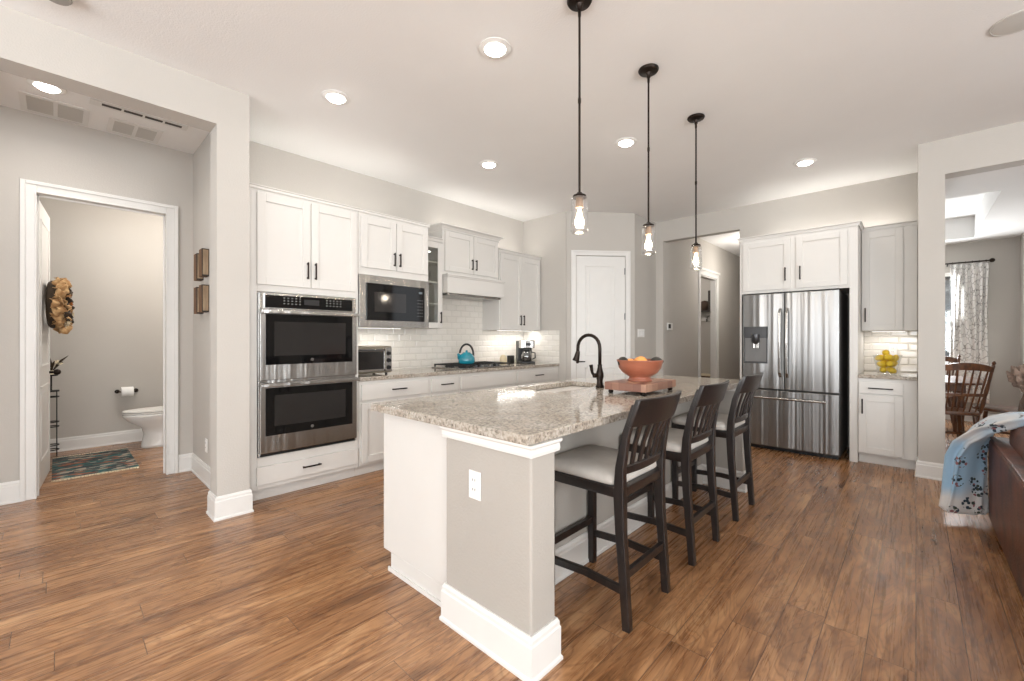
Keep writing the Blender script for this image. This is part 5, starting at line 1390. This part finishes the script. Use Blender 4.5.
for i in range(12):
    z = 2.40 - 2.1 * i / 11; P.append([(-0.88 + 0.36 * j / 39, 9.47 + 0.03 * math.sin(j / 39 * 2 * PI * 5), z) for j in range(40)])

# windsor style chairs
def make_wchair():
    r = bpy.data.objects.new('dining_chair', None); COL.objects.link(r); r.empty_display_size = 0.1
    wd = M['darkoak']
    # faces +y locally; back at -y
    mb = MB(); rings = []
    for k, z in ((0.93, 0.43), (1.0, 0.44), (1.0, 0.46), (0.94, 0.468)):
        rings.append(ell(0, 0.0, 0.235 * k, 0.22 * k, z, 24, 3))
    mb.loft(rings); mb.build('seat', wd, r, smooth='auto')
    for sx_ in (-1, 1):
        for sy_ in (-1, 1):
            a = Vector((sx_ * 0.15, sy_ * 0.14, 0.44)); b = Vector((sx_ * 0.21, sy_ * 0.2, 0)); mb = MB()
            mb.tube([a.lerp(b, q) for q in (0, 0.15, 0.3, 0.35, 0.4, 0.6, 0.8, 1)], [0.014, 0.02, 0.021, 0.015, 0.02, 0.021, 0.017, 0.012], 10); mb.build('leg', wd, r, smooth='auto')
        mb = MB(); mb.tube([(sx_ * 0.18, -0.165, 0.2), (sx_ * 0.18, 0, 0.2), (sx_ * 0.18, 0.165, 0.2)], [0.009, 0.015, 0.009], 8); mb.build('stretcher', wd, r, smooth='auto')
        a = Vector((sx_ * 0.19, -0.17, 0.46)); b = Vector((sx_ * 0.235, -0.30, 1.02)); mb = MB()
        mb.tube([a.lerp(b, q) for q in (0, .1, .2, .3, .45, .6, .8, .92, .95, .98, 1.02)], [0.012, 0.017, 0.02, 0.014, 0.019, 0.015, 0.014, 0.018, 0.011, 0.019, 0.006], 10); mb.build('back_post', wd, r, smooth='auto')
    mb = MB(); mb.tube([(-0.18, 0, 0.2), (0, 0, 0.2), (0.18, 0, 0.2)], [0.009, 0.015, 0.009], 8); mb.build('stretcher', wd, r, smooth='auto')
    # crest rail, arched
    n = 14; rings = []
    for i in range(n + 1):
        u = -1 + 2 * i / n; k = 1 - u * u; x = 0.235 * u; y = -0.285 - 0.03 * k; zt = 0.965 + 0.045 * k; zb = 0.91 + 0.02 * k
        rings.append([(x, y - 0.011, zb), (x, y + 0.011, zb), (x, y + 0.008 - 0.01, zt), (x, y - 0.014 - 0.01, zt)])
    mb = MB(); mb.loft(rings); mb.build('crest_rail', wd, r, bevel=0.003, smooth='auto')
    n = 10; rings = []
    for i in range(n + 1):
        u = -1 + 2 * i / n; k = 1 - u * u; x = 0.205 * u; y = -0.215 - 0.02 * k; rings.append([(x, y - 0.009, 0.64), (x, y + 0.009, 0.64), (x, y + 0.005, 0.675), (x, y - 0.013, 0.675)])
    mb = MB(); mb.loft(rings); mb.build('lower_back_rail', wd, r, bevel=0.002)
    for i in range(7):
        u = (i - 3) / 3.4; k = 1 - u * u; mb = MB()
        a = Vector((0.17 * u, -0.165, 0.465)); m_ = Vector((0.185 * u, -0.222 - 0.02 * k, 0.66)); b = Vector((0.215 * u, -0.29 - 0.03 * k, 0.93))
        mb.tube([a, m_, m_.lerp(b, .5), b], [0.007, 0.008, 0.011, 0.007], 8); mb.build('spindle', wd, r, smooth='auto')
    return r
wc_ = make_wchair()
DC = [((0.27, 6.95, 0), 0.38, 'dark oak spindle back dining chair nearest the opening, its back turned to the kitchen'), ((0.72, 7.55, 0), 1.3, 'dark oak spindle back dining chair at the right end of the dining table'), ((0.20, 8.75, 0), 3.05, 'dark oak spindle back dining chair on the far side of the dining table')]
for i, (loc, rz, lb) in enumerate(DC):
    o = wc_ if i == 0 else dup(wc_, (0, 0, 0))
    o.location = loc; o.rotation_euler = (0, 0, rz); tag(o, lb, 'dining chair', 'dining chairs around the oak table')
t = thing('dining_table', 'dark oak dining table near the curtained window', 'table', (-0.12, 7.80, 0))
mb = MB(); mb.loft([ell(-0.12, 7.80, 0.70, 0.62, 0.725, 40, 5), ell(-0.12, 7.80, 0.72, 0.64, 0.735, 40, 5), ell(-0.12, 7.80, 0.72, 0.64, 0.752, 40, 5), ell(-0.12, 7.80, 0.70, 0.62, 0.76, 40, 5)]); mb.build('tabletop', M['darkoak'], t, smooth='auto')
mb = MB(); mb.box(-0.67, 0.43, 7.35, 8.25, 0.64, 0.725); mb.build('apron', M['darkoak'], t)
for x in (-0.63, 0.39):
    for y in (7.39, 8.21):
        mb = MB(); mb.lathe([(0.03, 0), (0.035, 0.1), (0.028, 0.3), (0.042, 0.45), (0.03, 0.55), (0.045, 0.64)], (x, y, 0), 12); mb.build('leg', M['darkoak'], t, smooth='auto')
# vase with dried grasses
vx, vy = 0.58, 6.0
vx, vy, vz = 0.775, 6.35, 0.0
tz_ = 0.5
t = thing('side_table', 'small round table carrying the dried grass vase', 'table', (vx, vy, 0))
mb = MB(); mb.lathe([(0.0, 0.47), (0.15, 0.47), (0.16, 0.48), (0.16, 0.495), (0.0, 0.50)], (vx, vy, 0), 28); mb.build('tabletop', M['darkoak'], t, smooth='auto')
mb = MB(); mb.lathe([(0.15, 0), (0.15, 0.02), (0.03, 0.05), (0.025, 0.3), (0.035, 0.47)], (vx, vy, 0), 16); mb.build('pedestal', M['darkoak'], t, smooth='auto')
t = thing('vase', 'clear glass vase of dried tan grasses', 'vase', (vx, vy, 0.501))
mb = MB(); mb.lathe([(0.0, 0), (0.05, 0), (0.06, 0.05), (0.045, 0.22), (0.05, 0.27)], (vx, vy, 0.501), 20, cap=False); mb.build('vase_wall', M['bowlglass'], t, smooth=True)
t2 = t
mb = MB()
for i in range(110):
    a = random.uniform(0, 2 * PI); L_ = random.uniform(0.14, 0.32); k = random.uniform(0.05, 0.62)
    b_ = Vector((vx, vy, 0.70)); e = b_ + Vector((math.cos(a) * k * L_, math.sin(a) * k * L_, L_)); 
    mb.tube([b_, b_.lerp(e, .5) + Vector((0, 0, .02)), b_.lerp(e, .8), e], [0.0015, 0.006, 0.028, 0.004], 6)
gg = mb.build('dried_grass', M['pampas'], t2); gg['kind'] = 'stuff'

# house beyond the dining window
t = thing('neighbour_house', 'grey neighbouring house seen through the dining window', 'house', (0.5, 20, 0))
mb = MB(); mb.box(-6, 7, 20, 26, -0.5, 3.2); mb.build('house_wall', M['housewall'], t)
mb = MB(); mb.prism([(-6.5, 19.5), (7.5, 19.5), (7.5, 26.5), (-6.5, 26.5)], 3.2, 3.5); mb.build('roof', M['slot'], t)
for x in (-0.6, 0.75, 2.2):
    f = MB().box(x, x + 0.9, 19.95, 20.01, 0.8, 2.2).build('window_frame', M['trim'], t); MB().box(x + 0.08, x + 0.82, 19.94, 19.96, 0.88, 2.12).build('pane', M['ovglass'], f)
MB().box(-30, 30, 11.3, 60, -0.6, -0.5).build('lawn', mat('lawn_green', (96, 110, 70), 0.95, var=0.3))
tag(bpy.data.objects['lawn'], 'lawn outside the dining window', 'lawn', kind='structure')

# ================================================================ SOFA AND THROW
SXF = 0.365
t = thing('sofa', 'brown leather sofa seen along its back', 'sofa', (0.8, 3.2, 0))
def rbox(mb, x0, x1, y0, y1, z0, z1, r, puff=0.0, n=4, lv=9):
    def rr(xa, xb, ya, yb, rad, z):
        pts = []
        rad = max(0.004, min(rad, (xb - xa) / 2 - 0.001, (yb - ya) / 2 - 0.001))
        for cx, cy, a0 in ((xb - rad, yb - rad, 0), (xa + rad, yb - rad, PI / 2), (xa + rad, ya + rad, PI), (xb - rad, ya + rad, 1.5 * PI)):
            for i in range(n + 1):
                a = a0 + PI / 2 * i / n; pts.append((cx + rad * math.cos(a), cy + rad * math.sin(a), z))
        return pts
    rings = []
    for i in range(lv + 1):
        u = i / lv; th = u * PI; k = 1 - abs(math.cos(th)) ** 6
        ins = r * (1 - k) - puff * math.sin(th)
        rings.append(rr(x0 + ins, x1 - ins, y0 + ins, y1 - ins, r, z0 + (z1 - z0) * (0.5 - 0.5 * math.copysign(abs(math.cos(th)) ** 0.9, math.cos(th)))))
    mb.loft(rings)
mb = MB(); mb.box(SXF + 0.03, 1.32, 1.5, 4.42, 0.10, 0.30)
mb.prism([(SXF, 1.5), (SXF + 0.2, 1.5), (SXF + 0.2, 4.44), (SXF, 4.44)], 0.02, 0.585)
mb.build('frame', M['leather'], t, bevel=0.03, seg=3)
mb = MB(); rbox(mb, SXF + 0.2, 1.35, 4.24, 4.46, 0.05, 0.60, 0.05, 0.01); mb.build('arm', M['leather'], t, smooth=True)
for y0 in (1.52, 2.44, 3.36):
    mb = MB(); rbox(mb, SXF + 0.09, SXF + 0.36, y0, y0 + 0.88, 0.42, 0.755, 0.08, 0.02); mb.build('back_cushion', M['leather'], t, smooth=True)
    mb = MB(); rbox(mb, SXF + 0.28, 1.36, y0, y0 + 0.88, 0.30, 0.47, 0.06, 0.01); mb.build('seat_cushion', M['leather'], t, smooth=True)
mb = MB(); mb.box(SXF + 0.004, SXF + 0.19, 1.52, 4.42, 0.583, 0.597); mb.build('top_welt', M['leather'], t, bevel=0.006)
for x in (SXF + 0.06, 1.26):
    for y in (1.6, 4.36): mb = MB(); mb.box(x - 0.03, x + 0.03, y - 0.03, y + 0.03, 0, 0.02 if x < 0.6 else 0.10); mb.build('foot', M['darkoak'], t)
# throw: a bunched blanket lofted along its drape
S = [((1.10, 4.10, 0.775), (0.02, 0.28, 0.0), (0, 0, 0.022)), ((0.80, 4.12, 0.78), (0.02, 0.27, 0), (0, 0, 0.024)), ((0.60, 4.15, 0.78), (0.01, 0.26, 0), (-0.01, 0, 0.028)), ((0.48, 4.20, 0.765), (-0.02, 0.23, -0.01), (-0.02, 0, 0.032)),
     ((0.40, 4.26, 0.715), (-0.02, 0.19, -0.01), (-0.035, 0, 0.034)), ((0.335, 4.32, 0.655), (0.02, 0.15, 0), (-0.05, 0, 0.022)), ((0.285, 4.35, 0.56), (0.06, 0.12, 0), (-0.05, 0.01, 0.008)),
     ((0.262, 4.36, 0.45), (0.08, 0.10, 0), (-0.045, 0.02, 0)), ((0.255, 4.36, 0.32), (0.085, 0.09, 0), (-0.045, 0.025, 0)), ((0.248, 4.35, 0.18), (0.092, 0.085, 0), (-0.04, 0.03, 0)), ((0.242, 4.34, 0.08), (0.10, 0.07, 0), (-0.04, 0.03, 0)), ((0.241, 4.34, 0.055), (0.09, 0.06, 0), (-0.025, 0.025, 0))]
rings = []; n = 48
SS = []
for i in range(len(S) - 1):
    for q in range(4):
        u = q / 4; SS.append(tuple(tuple(S[i][k][c] * (1 - u) + S[i + 1][k][c] * u for c in range(3)) for k in range(3)))
SS.append(S[-1])
for i, (c, a, b) in enumerate(SS):
    c, a, b = Vector(c), Vector(a), Vector(b); ring = []; fold = min(1, max(0, (i - 8) / 14)) * 0.9
    for j in range(n):
        th = 2 * PI * j / n; ct, s_ = math.cos(th), math.sin(th)
        k = 0.92 + fold * (0.16 * math.sin(5 * th + 0.06 * i) + 0.07 * math.sin(9 * th + 1.3 + 0.05 * i))
        ring.append(c + a * math.copysign(abs(ct) ** 0.8, ct) * k + b * math.copysign(abs(s_) ** 0.7, s_) * k * (1 + 0.25 * math.sin(7 * th + i * 0.08) * fold))
    rings.append(ring)
mb = MB(); mb.loft(rings); tag(mb.build('throw_blanket', M['blanket'], smooth=True), 'pale blue floral throw draped over the sofa corner', 'blanket')
